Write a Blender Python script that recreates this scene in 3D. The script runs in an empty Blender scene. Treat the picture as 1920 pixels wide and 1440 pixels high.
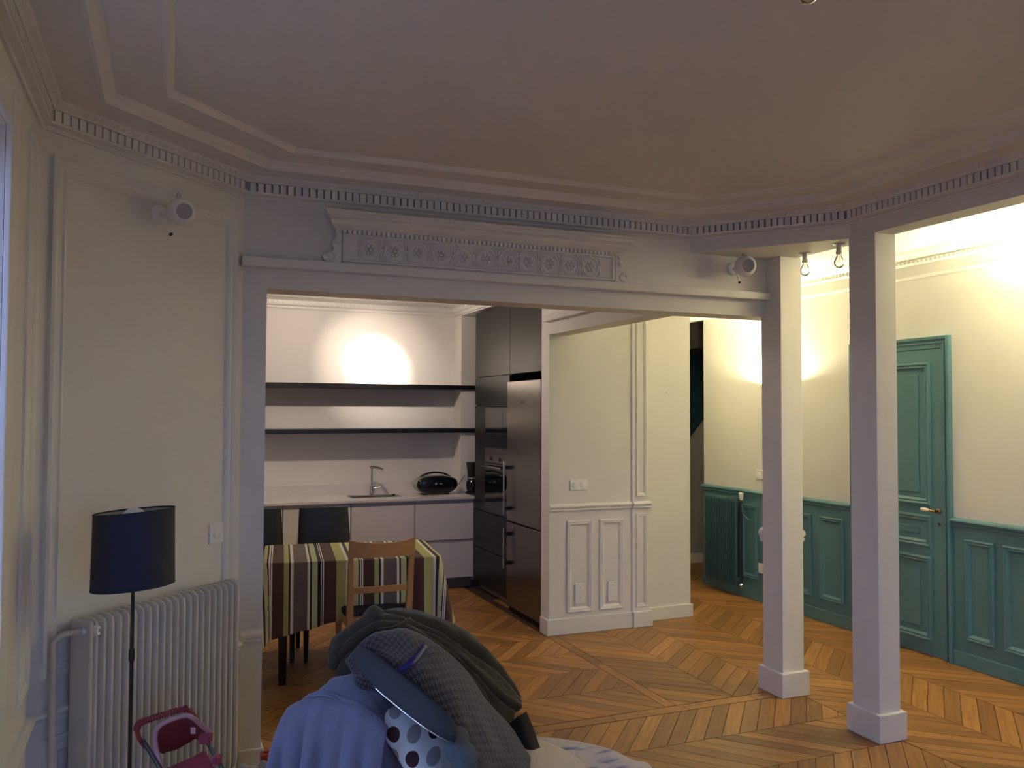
import bpy, math, random
from mathutils import Vector, Matrix, noise

random.seed(7)
SC = bpy.context.scene
COL = SC.collection
PI = math.pi

# ------------------------------------------------------------------ camera
EYE = Vector((0.0, 0.0, 1.65))
YAW, PITCH, ROLL, FPX = math.radians(22.2406), math.radians(1.9101), math.radians(0.2269), 1582.23
FWD = Vector((math.sin(YAW) * math.cos(PITCH), math.cos(YAW) * math.cos(PITCH), math.sin(PITCH)))
_r0 = Vector((math.cos(YAW), -math.sin(YAW), 0))
_u0 = _r0.cross(FWD)
RGT = math.cos(ROLL) * _r0 + math.sin(ROLL) * _u0
UPV = -math.sin(ROLL) * _r0 + math.cos(ROLL) * _u0
cam = bpy.data.cameras.new('camera')
cam.sensor_width = 36.0
cam.lens = FPX / 1920 * 36.0
cam.clip_start = 0.02
camo = bpy.data.objects.new('camera', cam)
COL.objects.link(camo)
camo.matrix_world = Matrix(((RGT.x, UPV.x, -FWD.x, EYE.x), (RGT.y, UPV.y, -FWD.y, EYE.y),
                            (RGT.z, UPV.z, -FWD.z, EYE.z), (0, 0, 0, 1)))
SC.camera = camo

def at(x, y, s):
    """a point of the place seen at frame position x, y, s metres in front of the lens"""
    return EYE + s * (FWD + RGT * ((x - 960) / FPX) - UPV * ((y - 720) / FPX))

def proj(p):
    d = Vector(p) - EYE
    w = d.dot(FWD)
    return (960 + FPX * d.dot(RGT) / w, 720 - FPX * d.dot(UPV) / w, w)

# ------------------------------------------------------------------ world, dusk sky through the windows
WORLD_STRENGTH = 1.16
world = bpy.data.worlds.new('dusk')
SC.world = world
world.use_nodes = True
_bg = world.node_tree.nodes['Background']
_bg.inputs[1].default_value = WORLD_STRENGTH
_tc = world.node_tree.nodes.new('ShaderNodeTexCoord')
_sep = world.node_tree.nodes.new('ShaderNodeSeparateXYZ')
_rmp = world.node_tree.nodes.new('ShaderNodeValToRGB')      # dim street below the horizon, dusk sky above
_mad = world.node_tree.nodes.new('ShaderNodeMath')
_mad.operation = 'MULTIPLY_ADD'
_mad.inputs[1].default_value = 0.5
_mad.inputs[2].default_value = 0.5
world.node_tree.links.new(_tc.outputs['Generated'], _sep.inputs[0])
world.node_tree.links.new(_sep.outputs[2], _mad.inputs[0])
world.node_tree.links.new(_mad.outputs[0], _rmp.inputs[0])
_rmp.color_ramp.elements[0].position, _rmp.color_ramp.elements[0].color = 0.47, (0.13, 0.13, 0.19, 1)
_rmp.color_ramp.elements[1].position, _rmp.color_ramp.elements[1].color = 0.54, (0.42, 0.57, 1.14, 1)
world.node_tree.links.new(_rmp.outputs[0], _bg.inputs[0])
WIN_L = [(1.55, 2.70), (-0.25, 0.90), (-2.05, -0.90)]      # windows of the left wall, along Y
WIN_B = [(-0.1, 1.5), (1.9, 3.3)]                           # windows of the wall behind the camera, along X
WZ = (0.30, 2.45)

def portal(name, loc, rot, sx, sy):
    l = bpy.data.lights.new(name, 'AREA')
    l.shape = 'RECTANGLE'
    l.size, l.size_y = sx, sy
    l.cycles.is_portal = True
    o = bpy.data.objects.new(name, l)
    o.location = loc
    o.rotation_euler = rot
    COL.objects.link(o)

for a, b in WIN_L:
    portal('window_daylight', (-0.66, (a + b) / 2, sum(WZ) / 2), (0, -PI / 2, 0), WZ[1] - WZ[0], b - a)
for a, b in WIN_B:
    portal('window_daylight', ((a + b) / 2, -2.83, sum(WZ) / 2), (PI / 2, 0, 0), b - a, WZ[1] - WZ[0])

SC.view_settings.view_transform = 'Standard'
SC.view_settings.look = 'None'
SC.view_settings.exposure = 1.4
SC.view_settings.gamma = 1.0
SC.view_settings.use_curve_mapping = False

# power of the lamps the flat has (used in their builders below)
W_SCONCE = 60.0
W_KITCHEN_BEAM = 230.0
W_KITCHEN_SPILL = 15.0
LAMP_WARM = (1.0, 0.90, 0.53)
LAMP_KITCHEN = (1.0, 0.83, 0.69)

# ------------------------------------------------------------------ materials
MATS = {}

def mat(name, col, rough=0.5, metal=0.0, bump=0.0, bscale=60.0, var=0.0, vscale=8.0, spec=0.5, sheen=0.0, coat=0.0):
    if name in MATS:
        return MATS[name]
    m = bpy.data.materials.new(name)
    m.use_nodes = True
    nt = m.node_tree
    b = nt.nodes['Principled BSDF']
    b.inputs['Base Color'].default_value = (*col, 1)
    b.inputs['Roughness'].default_value = rough
    b.inputs['Metallic'].default_value = metal
    b.inputs['Specular IOR Level'].default_value = spec
    if sheen:
        b.inputs['Sheen Weight'].default_value = sheen
        b.inputs['Sheen Roughness'].default_value = 0.4
    if coat:
        b.inputs['Coat Weight'].default_value = coat
        b.inputs['Coat Roughness'].default_value = 0.05
    tc = nt.nodes.new('ShaderNodeTexCoord')
    if var:
        n = nt.nodes.new('ShaderNodeTexNoise')
        n.inputs['Scale'].default_value = vscale
        n.inputs['Detail'].default_value = 5
        nt.links.new(tc.outputs['Object'], n.inputs['Vector'])
        mx = nt.nodes.new('ShaderNodeMix')
        mx.data_type = 'RGBA'
        mx.inputs[6].default_value = (*[c * (1 - var) for c in col], 1)
        mx.inputs[7].default_value = (*[min(1, c * (1 + var)) for c in col], 1)
        nt.links.new(n.outputs['Fac'], mx.inputs[0])
        nt.links.new(mx.outputs[2], b.inputs['Base Color'])
    if bump:
        n2 = nt.nodes.new('ShaderNodeTexNoise')
        n2.inputs['Scale'].default_value = bscale
        n2.inputs['Detail'].default_value = 4
        nt.links.new(tc.outputs['Object'], n2.inputs['Vector'])
        bp = nt.nodes.new('ShaderNodeBump')
        bp.inputs['Strength'].default_value = bump
        bp.inputs['Distance'].default_value = 0.01
        nt.links.new(n2.outputs['Fac'], bp.inputs['Height'])
        nt.links.new(bp.outputs['Normal'], b.inputs['Normal'])
    MATS[name] = m
    return m

WALL = mat('white wall paint', (0.80, 0.775, 0.735), 0.55, bump=0.05, bscale=120, var=0.015, vscale=3)
CEIL = mat('ceiling paint', (0.78, 0.765, 0.735), 0.8, var=0.01, vscale=2)
TRIM = mat('white trim gloss paint', (0.80, 0.78, 0.745), 0.4, bump=0.02, bscale=90, var=0.01)
TEAL = mat('teal wood paint', (0.102, 0.228, 0.262), 0.42, bump=0.05, bscale=70, var=0.06, vscale=9)
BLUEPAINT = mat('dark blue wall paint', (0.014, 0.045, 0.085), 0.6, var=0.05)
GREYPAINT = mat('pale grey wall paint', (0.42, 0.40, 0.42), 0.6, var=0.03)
PLASTIC = mat('white plastic', (0.87, 0.86, 0.84), 0.35)
DARKHOLE = mat('dark socket hole', (0.02, 0.02, 0.02), 0.6)
ANTHRA = mat('anthracite cabinet lacquer', (0.016, 0.0155, 0.0155), 0.36, bump=0.01, bscale=200, var=0.03, spec=0.22)
BLACK = mat('black lacquer', (0.008, 0.008, 0.008), 0.35)
GAPM = mat('dark gap', (0.012, 0.011, 0.011), 0.7)
STEEL = mat('brushed steel', (0.255, 0.235, 0.225), 0.29, metal=1.0, bump=0.01, bscale=300)
CHROME = mat('chrome', (0.75, 0.74, 0.72), 0.12, metal=1.0)
CABWHITE = mat('pale lacquer cabinet front', (0.74, 0.71, 0.70), 0.42, var=0.01)
WORKTOP = mat('pale composite worktop', (0.74, 0.71, 0.69), 0.25, var=0.03, vscale=60)
GLASSBLK = mat('black oven glass', (0.006, 0.006, 0.007), 0.06, spec=0.6)
LEATHER = mat('black leather', (0.010, 0.010, 0.011), 0.38, bump=0.08, bscale=220)
BLACKWOOD = mat('black stained wood', (0.007, 0.006, 0.006), 0.4)
BEECH = mat('beech wood', (0.46, 0.25, 0.10), 0.42, var=0.12, vscale=25, bump=0.02, bscale=60)
SEATCLOTH = mat('dark navy seat cloth', (0.012, 0.014, 0.026), 0.8, bump=0.1, bscale=200)
SHADE = mat('dark blue lampshade fabric', (0.010, 0.014, 0.030), 0.75, bump=0.15, bscale=350, var=0.06)
SHADEIN = mat('lampshade lining', (0.30, 0.30, 0.24), 0.8)
BRASSDARK = mat('dark bronze metal', (0.045, 0.036, 0.030), 0.4, metal=0.6)
RADWHITE = mat('radiator enamel', (0.62, 0.59, 0.54), 0.4, bump=0.02, bscale=60, var=0.02)
RADTEAL = mat('teal radiator enamel', (0.040, 0.100, 0.108), 0.45, var=0.04)
PINK = mat('pink stroller cloth', (0.30, 0.045, 0.08), 0.8, bump=0.15, bscale=120, var=0.08, sheen=0.2)
REDPINK = mat('red pink canopy cloth', (0.24, 0.032, 0.038), 0.8, bump=0.15, bscale=120, var=0.1)
PALEPINK = mat('pale piping', (0.48, 0.28, 0.30), 0.7)
REDGRIP = mat('red foam grip', (0.30, 0.045, 0.05), 0.7)
GREYTUBE = mat('grey tube', (0.10, 0.10, 0.11), 0.35, metal=0.5)
THROW = mat('blue velvet throw', (0.135, 0.138, 0.20), 0.9, bump=0.25, bscale=130, var=0.14, vscale=10, sheen=0.35)
OLIVE = mat('olive cotton coat', (0.024, 0.020, 0.010), 0.9, bump=0.3, bscale=90, var=0.2, vscale=10, sheen=0.15)
GREYSLEEVE = mat('slate grey leather', (0.024, 0.031, 0.036), 0.75, bump=0.1, bscale=60, var=0.1)
DENIM = mat('grey denim', (0.075, 0.095, 0.108), 0.85, bump=0.3, bscale=200, var=0.2, vscale=20)
SOFAFAB = mat('grey sofa fabric', (0.12, 0.12, 0.14), 0.9, bump=0.2, bscale=150)
BLUETAPE = mat('blue ribbon', (0.006, 0.008, 0.11), 0.5)
PORCELAIN = mat('porcelain', (0.85, 0.80, 0.68), 0.15, coat=0.5)
BRASS = mat('brass', (0.45, 0.30, 0.10), 0.3, metal=1.0)
PLUSH = mat('cream plush', (0.50, 0.45, 0.38), 0.95, bump=0.4, bscale=150, sheen=0.3)
PLUSHBR = mat('brown plush', (0.06, 0.045, 0.03), 0.95, bump=0.4, bscale=150)
REDTOY = mat('red toy plastic', (0.35, 0.05, 0.03), 0.4)
SILVER = mat('silver plastic', (0.45, 0.45, 0.44), 0.3, metal=0.6)

def glass_mat(name, tint=(1, 1, 1), t=0.88):
    m = bpy.data.materials.new(name)
    m.use_nodes = True
    nt = m.node_tree
    nt.nodes.clear()
    out = nt.nodes.new('ShaderNodeOutputMaterial')
    mx = nt.nodes.new('ShaderNodeMixShader')
    tr = nt.nodes.new('ShaderNodeBsdfTransparent')
    gl = nt.nodes.new('ShaderNodeBsdfGlossy')
    fr = nt.nodes.new('ShaderNodeFresnel')
    fr.inputs[0].default_value = 1.45
    tr.inputs[0].default_value = (*tint, 1)
    gl.inputs['Roughness'].default_value = 0.03
    nt.links.new(fr.outputs[0], mx.inputs[0])
    nt.links.new(tr.outputs[0], mx.inputs[1])
    nt.links.new(gl.outputs[0], mx.inputs[2])
    nt.links.new(mx.outputs[0], out.inputs[0])
    return m

GLASS = glass_mat('window glass', (0.96, 0.98, 0.97))
BULBGLASS = glass_mat('clear bulb glass', (0.97, 0.97, 0.95))
FROST = mat('frosted reflector glass', (0.42, 0.40, 0.43), 0.35)

def wood_mat(name, island):
    m = bpy.data.materials.new(name)
    m.use_nodes = True
    nt = m.node_tree
    b = nt.nodes['Principled BSDF']
    uv = nt.nodes.new('ShaderNodeUVMap')
    mp = nt.nodes.new('ShaderNodeMapping')
    mp.inputs['Scale'].default_value = (2.2, 38.0, 1.0)
    nt.links.new(uv.outputs[0], mp.inputs[0])
    if island:
        g = nt.nodes.new('ShaderNodeNewGeometry')
        rnd = g.outputs['Random Per Island']
    else:
        g = nt.nodes.new('ShaderNodeObjectInfo')
        rnd = g.outputs['Random']
    ad = nt.nodes.new('ShaderNodeVectorMath')
    ad.operation = 'ADD'
    cmb = nt.nodes.new('ShaderNodeCombineXYZ')
    ml = nt.nodes.new('ShaderNodeMath')
    ml.operation = 'MULTIPLY'
    ml.inputs[1].default_value = 37.0
    nt.links.new(rnd, ml.inputs[0])
    nt.links.new(ml.outputs[0], cmb.inputs[0])
    nt.links.new(ml.outputs[0], cmb.inputs[2])
    nt.links.new(mp.outputs[0], ad.inputs[0])
    nt.links.new(cmb.outputs[0], ad.inputs[1])
    n = nt.nodes.new('ShaderNodeTexNoise')
    n.inputs['Scale'].default_value = 1.6
    n.inputs['Detail'].default_value = 7
    n.inputs['Roughness'].default_value = 0.65
    n.inputs['Distortion'].default_value = 0.6
    nt.links.new(ad.outputs[0], n.inputs['Vector'])
    r1 = nt.nodes.new('ShaderNodeValToRGB')
    e = r1.color_ramp.elements
    e[0].position, e[0].color = 0.28, (0.215, 0.096, 0.028, 1)
    e[1].position, e[1].color = 0.72, (0.455, 0.238, 0.078, 1)
    nt.links.new(n.outputs['Fac'], r1.inputs[0])
    r2 = nt.nodes.new('ShaderNodeValToRGB')
    e = r2.color_ramp.elements
    e[0].position, e[0].color = 0.0, (0.62, 0.56, 0.50, 1)
    e[1].position, e[1].color = 1.0, (1.22, 1.16, 1.06, 1)
    nt.links.new(rnd, r2.inputs[0])
    mx = nt.nodes.new('ShaderNodeMix')
    mx.data_type = 'RGBA'
    mx.blend_type = 'MULTIPLY'
    mx.inputs[0].default_value = 1.0
    nt.links.new(r1.outputs[0], mx.inputs[6])
    nt.links.new(r2.outputs[0], mx.inputs[7])
    nt.links.new(mx.outputs[2], b.inputs['Base Color'])
    b.inputs['Roughness'].default_value = 0.42
    b.inputs['Specular IOR Level'].default_value = 0.4
    bp = nt.nodes.new('ShaderNodeBump')
    bp.inputs['Strength'].default_value = 0.12
    bp.inputs['Distance'].default_value = 0.004
    nt.links.new(n.outputs['Fac'], bp.inputs['Height'])
    nt.links.new(bp.outputs['Normal'], b.inputs['Normal'])
    return m

OAK = wood_mat('oak parquet', False)
OAKI = wood_mat('oak parquet joined', True)
JOINT = mat('dark parquet joint', (0.045, 0.022, 0.010), 0.8)

# ------------------------------------------------------------------ mesh helpers
class MB:
    def __init__(self):
        self.v, self.f, self.uv = [], [], None

    def add(self, vs, fs):
        o = len(self.v)
        self.v += [tuple(p) for p in vs]
        self.f += [tuple(i + o for i in q) for q in fs]
        return self

    def box(self, x0, x1, y0, y1, z0, z1):
        x0, x1 = min(x0, x1), max(x0, x1)
        y0, y1 = min(y0, y1), max(y0, y1)
        z0, z1 = min(z0, z1), max(z0, z1)
        return self.add([(x0, y0, z0), (x1, y0, z0), (x1, y1, z0), (x0, y1, z0), (x0, y0, z1), (x1, y0, z1), (x1, y1, z1), (x0, y1, z1)],
                        [(0, 3, 2, 1), (4, 5, 6, 7), (0, 1, 5, 4), (1, 2, 6, 5), (2, 3, 7, 6), (3, 0, 4, 7)])

    def obox(self, c, a, b, n, ha, hb, hn):
        """box centred at c with half sizes along the axes a, b, n"""
        c, a, b, n = Vector(c), Vector(a), Vector(b), Vector(n)
        vs = []
        for k in (-1, 1):
            for sa, sb in ((-1, -1), (1, -1), (1, 1), (-1, 1)):
                vs.append(c + a * ha * sa + b * hb * sb + n * hn * k)
        return self.add(vs, [(0, 3, 2, 1), (4, 5, 6, 7), (0, 1, 5, 4), (1, 2, 6, 5), (2, 3, 7, 6), (3, 0, 4, 7)])

    def prism(self, poly, z0, z1):
        n = len(poly)
        ar = sum(poly[i][0] * poly[(i + 1) % n][1] - poly[(i + 1) % n][0] * poly[i][1] for i in range(n))
        if ar < 0:
            poly = poly[::-1]
        vs = [(p[0], p[1], z0) for p in poly] + [(p[0], p[1], z1) for p in poly]
        fs = [tuple(range(n))[::-1], tuple(range(n, 2 * n))]
        fs += [(i, (i + 1) % n, (i + 1) % n + n, i + n) for i in range(n)]
        return self.add(vs, fs)

    def extrude(self, pts, d):
        """closed polygon pts (3D) extruded by vector d"""
        n = len(pts)
        pts = [Vector(p) for p in pts]
        d = Vector(d)
        vs = pts + [p + d for p in pts]
        fs = [tuple(range(n))[::-1], tuple(range(n, 2 * n))]
        fs += [(i, (i + 1) % n, (i + 1) % n + n, i + n) for i in range(n)]
        return self.add(vs, fs)

    def lathe(self, prof, c=(0, 0, 0), axis=(0, 0, 1), n=24, a0=0.0, a1=2 * PI, cap=True):
        """prof: (radius, height) along the axis from c"""
        ax = Vector(axis).normalized()
        t = Vector((1, 0, 0)) if abs(ax.x) < 0.9 else Vector((0, 1, 0))
        e1 = ax.cross(t).normalized()
        e2 = ax.cross(e1)
        c = Vector(c)
        full = abs(a1 - a0 - 2 * PI) < 1e-6
        m = n if full else n + 1
        vs, fs = [], []
        for r, h in prof:
            for k in range(m):
                a = a0 + (a1 - a0) * k / n
                vs.append(c + ax * h + (e1 * math.cos(a) + e2 * math.sin(a)) * r)
        for j in range(len(prof) - 1):
            for k in range(n):
                k2 = (k + 1) % m
                fs.append((j * m + k, j * m + k2, (j + 1) * m + k2, (j + 1) * m + k))
        if cap and full:
            if prof[0][0] > 1e-5:
                fs.append(tuple(range(m))[::-1])
            if prof[-1][0] > 1e-5:
                fs.append(tuple((len(prof) - 1) * m + k for k in range(m)))
        return self.add(vs, fs)

    def cyl(self, p0, p1, r0, r1=None, n=12):
        r1 = r0 if r1 is None else r1
        p0, p1 = Vector(p0), Vector(p1)
        return self.lathe([(r0, 0), (r1, (p1 - p0).length)], p0, p1 - p0, n)

    def tube(self, path, r, n=8, closed=False):
        path = [Vector(p) for p in path]
        m = len(path)
        rs = r if isinstance(r, (list, tuple)) else [r] * m
        vs, fs = [], []
        prev = None
        for i, p in enumerate(path):
            if closed:
                t = (path[(i + 1) % m] - path[i - 1]).normalized()
            else:
                t = (path[min(i + 1, m - 1)] - path[max(i - 1, 0)]).normalized()
            if prev is None:
                q = Vector((0, 0, 1)) if abs(t.z) < 0.9 else Vector((1, 0, 0))
                e1 = t.cross(q).normalized()
            else:
                e1 = (prev - t * prev.dot(t)).normalized()
            prev = e1
            e2 = t.cross(e1)
            for k in range(n):
                a = 2 * PI * k / n
                vs.append(p + (e1 * math.cos(a) + e2 * math.sin(a)) * rs[i])
        L = m if closed else m - 1
        for i in range(L):
            for k in range(n):
                a, b = i * n, ((i + 1) % m) * n
                fs.append((a + k, a + (k + 1) % n, b + (k + 1) % n, b + k))
        if not closed:
            fs.append(tuple(range(n))[::-1])
            fs.append(tuple((m - 1) * n + k for k in range(n)))
        return self.add(vs, fs)

    def sphere(self, c, r, nu=16, nv=10, sq=(1, 1, 1)):
        c = Vector(c)
        vs, fs = [], []
        for j in range(nv + 1):
            t = PI * j / nv
            for k in range(nu):
                a = 2 * PI * k / nu
                vs.append(c + Vector((math.sin(t) * math.cos(a) * sq[0], math.sin(t) * math.sin(a) * sq[1], -math.cos(t) * sq[2])) * r)
        for j in range(nv):
            for k in range(nu):
                fs.append((j * nu + k, j * nu + (k + 1) % nu, (j + 1) * nu + (k + 1) % nu, (j + 1) * nu + k))
        return self.add(vs, fs)

    def grid(self, rows, closed=False):
        m = len(rows[0])
        vs = [p for r in rows for p in r]
        fs = []
        for j in range(len(rows) - 1):
            for k in range(m if closed else m - 1):
                k2 = (k + 1) % m
                fs.append((j * m + k, j * m + k2, (j + 1) * m + k2, (j + 1) * m + k))
        return self.add(vs, fs)

    def frame(self, O, U, V, N, u0, u1, v0, v1, prof):
        """mitred moulding frame on a plane: prof is (inset, height)"""
        O, U, V, N = Vector(O), Vector(U), Vector(V), Vector(N)
        vs, fs = [], []
        for i, h in prof:
            for (u, v) in ((u0 + i, v0 + i), (u1 - i, v0 + i), (u1 - i, v1 - i), (u0 + i, v1 - i)):
                vs.append(O + U * u + V * v + N * h)
        for j in range(len(prof) - 1):
            for k in range(4):
                k2 = (k + 1) % 4
                fs.append((j * 4 + k, j * 4 + k2, (j + 1) * 4 + k2, (j + 1) * 4 + k))
        return self.add(vs, fs)

    def build(self, name, m, parent=None, smooth=False, bevel=0.0, solid=0.0, sub=0, seg=2):
        me = bpy.data.meshes.new(name)
        me.from_pydata(self.v, [], self.f)
        me.validate()
        me.update()
        if self.uv is not None:
            l = me.uv_layers.new(name='UVMap')
            for lp in me.loops:
                l.data[lp.index].uv = self.uv[lp.vertex_index]
        me.materials.append(m)
        if smooth:
            me.polygons.foreach_set('use_smooth', [True] * len(me.polygons))
            me.update()
            if smooth != 'all':
                try:
                    me.set_sharp_from_angle(angle=math.radians(40))
                except Exception:
                    pass
        o = bpy.data.objects.new(name, me)
        COL.objects.link(o)
        if parent is not None:
            o.parent = parent
        if solid:
            md = o.modifiers.new('thickness', 'SOLIDIFY')
            md.thickness = solid
            md.offset = -1
        if bevel:
            md = o.modifiers.new('bevel', 'BEVEL')
            md.width = bevel
            md.segments = seg
            md.limit_method = 'ANGLE'
            md.angle_limit = math.radians(50)
        if sub:
            md = o.modifiers.new('sub', 'SUBSURF')
            md.levels = md.render_levels = sub
        return o

def tag(o, label, cat, group=None):
    o['label'] = label
    o['category'] = cat
    if group:
        o['group'] = group
    return o

def struct(o, label=None):
    o['kind'] = 'structure'
    if label:
        o['label'] = label
    return o

def thing(name, loc, label, cat, rotz=0.0, group=None):
    o = bpy.data.objects.new(name, None)
    o.empty_display_size = 0.1
    o.location = loc
    o.rotation_euler = (0, 0, rotz)
    COL.objects.link(o)
    return tag(o, label, cat, group)

def copy_tree(o, parent=None):
    c = o.copy()
    COL.objects.link(c)
    c.parent = parent
    for ch in list(o.children):
        copy_tree(ch, c)
    return c

def light(name, kind, parent, loc, power, col, **kw):
    l = bpy.data.lights.new(name, kind)
    l.energy = power
    l.color = col
    for k, v in kw.items():
        setattr(l, k, v)
    o = bpy.data.objects.new(name, l)
    COL.objects.link(o)
    o.location = loc
    if parent is not None:
        o.parent = parent
    return o

def lerp(a, b, t):
    return a + (b - a) * t

def catmull(pts, n):
    """n samples on a Catmull-Rom curve through pts"""
    pts = [Vector(p) for p in pts]
    m = len(pts)
    out = []
    for k in range(n):
        t = k / (n - 1) * (m - 1)
        i = min(int(t), m - 2)
        f = t - i
        p0 = pts[i - 1] if i > 0 else 2 * pts[0] - pts[1]
        p1, p2 = pts[i], pts[i + 1]
        p3 = pts[i + 2] if i + 2 < m else 2 * pts[-1] - pts[-2]
        out.append(0.5 * ((2 * p1) + (p2 - p0) * f + (2 * p0 - 5 * p1 + 4 * p2 - p3) * f * f + (3 * p1 - p0 - 3 * p2 + p3) * f ** 3))
    return out

def loft(rows, nu, nv):
    """surface through rows of control points: nv samples across the rows, nu along each"""
    r = [catmull(row, nu) for row in rows]
    cols = [catmull([row[k] for row in r], nv) for k in range(nu)]
    return [[cols[k][j] for k in range(nu)] for j in range(nv)]

# ================================================================== the setting
ZC = 2.785          # ceiling
ZB, ZL0, ZL1 = 2.23, 2.325, 2.37     # lintel underside, its ledge
ZF = 2.578          # underside of the bulkhead at the corner
YF, YFB = 4.12, 4.30                 # lintel front and back
XH = 4.86           # hall wall
L_ = (-0.43, 3.37)  # corner of the left wall and the angled wall
S_ = (0.32, YF)     # angled wall meets the lintel wall
A_ = (2.80, YF)     # angled bulkhead
B_ = (3.34, 3.44)
XB0, XB1 = 3.34, 3.475
YBACK = -2.6
KY = 8.12           # kitchen back wall
KXL = -0.95         # kitchen left wall

# ---- floor: sub floor, then every block of the parquet
fl = MB().box(-1.2, 7.0, -2.9, 8.6, -0.12, -0.009).build('floor', JOINT)
struct(fl)

def clip(poly, ax, val, keep_less):
    out = []
    n = len(poly)
    for i in range(n):
        a, b = poly[i], poly[(i + 1) % n]
        da = (val - a[ax]) if keep_less else (a[ax] - val)
        db = (val - b[ax]) if keep_less else (b[ax] - val)
        if da >= 0:
            out.append(a)
        if (da > 0 and db < 0) or (da < 0 and db > 0):
            t = da / (da - db)
            out.append((a[0] + (b[0] - a[0]) * t, a[1] + (b[1] - a[1]) * t))
    return out

def shrink(poly, g):
    n = len(poly)
    ar = sum(poly[i][0] * poly[(i + 1) % n][1] - poly[(i + 1) % n][0] * poly[i][1] for i in range(n))
    if ar < 0:
        poly = poly[::-1]
    pts = []
    for i in range(n):
        p0, p1, p2 = Vector(poly[i - 1]), Vector(poly[i]), Vector(poly[(i + 1) % n])
        d1, d2 = (p1 - p0), (p2 - p1)
        if d1.length < 1e-6 or d2.length < 1e-6:
            continue
        d1.normalize(); d2.normalize()
        n1, n2 = Vector((-d1.y, d1.x)), Vector((-d2.y, d2.x))
        k = 1 + n1.dot(n2)
        q = p1 + (n1 + n2) * (g / max(k, 0.25))
        pts.append((q.x, q.y))
    return pts

PL = []            # (polygon, direction of the grain)
def strips(axis, bounds, lo, hi, first, pitch, cut=None):
    """chevron strips: axis 0 runs along X between the Y bounds, axis 1 along Y between the X bounds"""
    for i in range(len(bounds) - 1):
        s0, s1 = bounds[i], bounds[i + 1]
        w = s1 - s0
        sh = first * (1 if i % 2 == 0 else -1) * w * 0.88
        ph = 0.031 * (i % 3)
        k0 = int((lo - abs(sh)) / pitch) - 2
        k1 = int((hi + abs(sh)) / pitch) + 2
        for k in range(k0, k1):
            c = k * pitch + ph
            if axis == 0:
                poly = [(c, s0), (c + pitch, s0), (c + pitch + sh, s1), (c + sh, s1)]
                g = Vector((sh, w))
            else:
                poly = [(s0, c), (s1, c + sh), (s1, c + sh + pitch), (s0, c + pitch)]
                g = Vector((w, sh))
            poly = clip(poly, axis, lo, False)
            if len(poly) > 2:
                poly = clip(poly, axis, hi, True)
            if cut and len(poly) > 2:
                poly = clip(poly, *cut)
            if len(poly) > 2:
                PL.append((poly, g.normalized()))

liv = [4.015 - 0.385 * i for i in range(18)][::-1]
strips(0, liv, -0.43, 3.465, 1 if (len(liv) - 2) % 2 == 0 else -1, 0.109)
din = [4.108 + 0.3835 * i for i in range(11)]
strips(0, din, KXL, 2.615, -1, 0.112)
strips(1, [2.69, 3.085, 3.468], 4.108, 7.0, -1, 0.117)
strips(1, [3.468, 3.925, 4.372, 4.82, 5.27, 5.7, 6.15, 6.6], -2.6, 8.0, -1, 0.112)
for k in range(9):
    PL.append(([(-0.5 + k * 0.46, 4.02), (-0.04 + k * 0.46, 4.02), (-0.04 + k * 0.46, 4.104), (-0.5 + k * 0.46, 4.104)], Vector((1, 0))))
for k in range(4):
    PL.append(([(2.617, 4.108 + 0.42 * k), (2.688, 4.108 + 0.42 * k), (2.688, 4.528 + 0.42 * k), (2.617, 4.528 + 0.42 * k)], Vector((0, 1))))

def visible_size(poly):
    c = Vector((sum(p[0] for p in poly) / len(poly), sum(p[1] for p in poly) / len(poly)))
    if c.y < 2.4:
        return 0
    x, y, w = proj((c.x, c.y, 0))
    if not (-20 < x < 1940 and 0 < y < 1470):
        return 0
    if c.x < 0.42 or (c.y < YF and c.x < 1.25) or (c.x > 2.64 and c.y > 5.72 and c.x < 3.96) or c.x > XH or (c.x > 2.7 and c.y > 5.9 and c.x < 3.9) or c.y > 7.5:
        return 0
    n = len(poly)
    ar = abs(sum(poly[i][0] * poly[(i + 1) % n][1] - poly[(i + 1) % n][0] * poly[i][1] for i in range(n))) / 2
    return ar / w ** 3

order = sorted(range(len(PL)), key=lambda i: -visible_size(PL[i][0]))
single = set(i for i in order[:298] if visible_size(PL[i][0]) > 0)
rest = MB()
rest.uv = []
plank_cache = {}
for i, (poly, g) in enumerate(PL):
    q = shrink(poly, 0.0016)
    if len(q) < 3:
        continue
    n = len(q)
    ar = abs(sum(q[k][0] * q[(k + 1) % n][1] - q[(k + 1) % n][0] * q[k][1] for k in range(n))) / 2
    if ar < 0.0004:
        continue
    cx_, cy_ = sum(p[0] for p in q) / n, sum(p[1] for p in q) / n
    h = random.uniform(-0.0006, 0.0004)
    loc = [(p[0] - cx_, p[1] - cy_) for p in q]
    uv = [(p[0] * g.x + p[1] * g.y + 5, -p[0] * g.y + p[1] * g.x + 5) for p in loc]
    if i in single:
        key = tuple((round(p[0], 4), round(p[1], 4)) for p in loc)
        if key not in plank_cache:
            m = MB()
            m.prism(loc, -0.009, 0.0)
            m.uv = uv + uv
            o = m.build('parquet_block', OAK, fl)
            plank_cache[key] = o.data
        else:
            o = bpy.data.objects.new('parquet_block', plank_cache[key])
            COL.objects.link(o)
            o.parent = fl
        o.location = (cx_, cy_, h)
    else:
        rest.prism(q, -0.009, h)
        rest.uv += uv + uv
o = rest.build('parquet_blocks', OAKI, fl)
o['kind'] = 'stuff'

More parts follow.
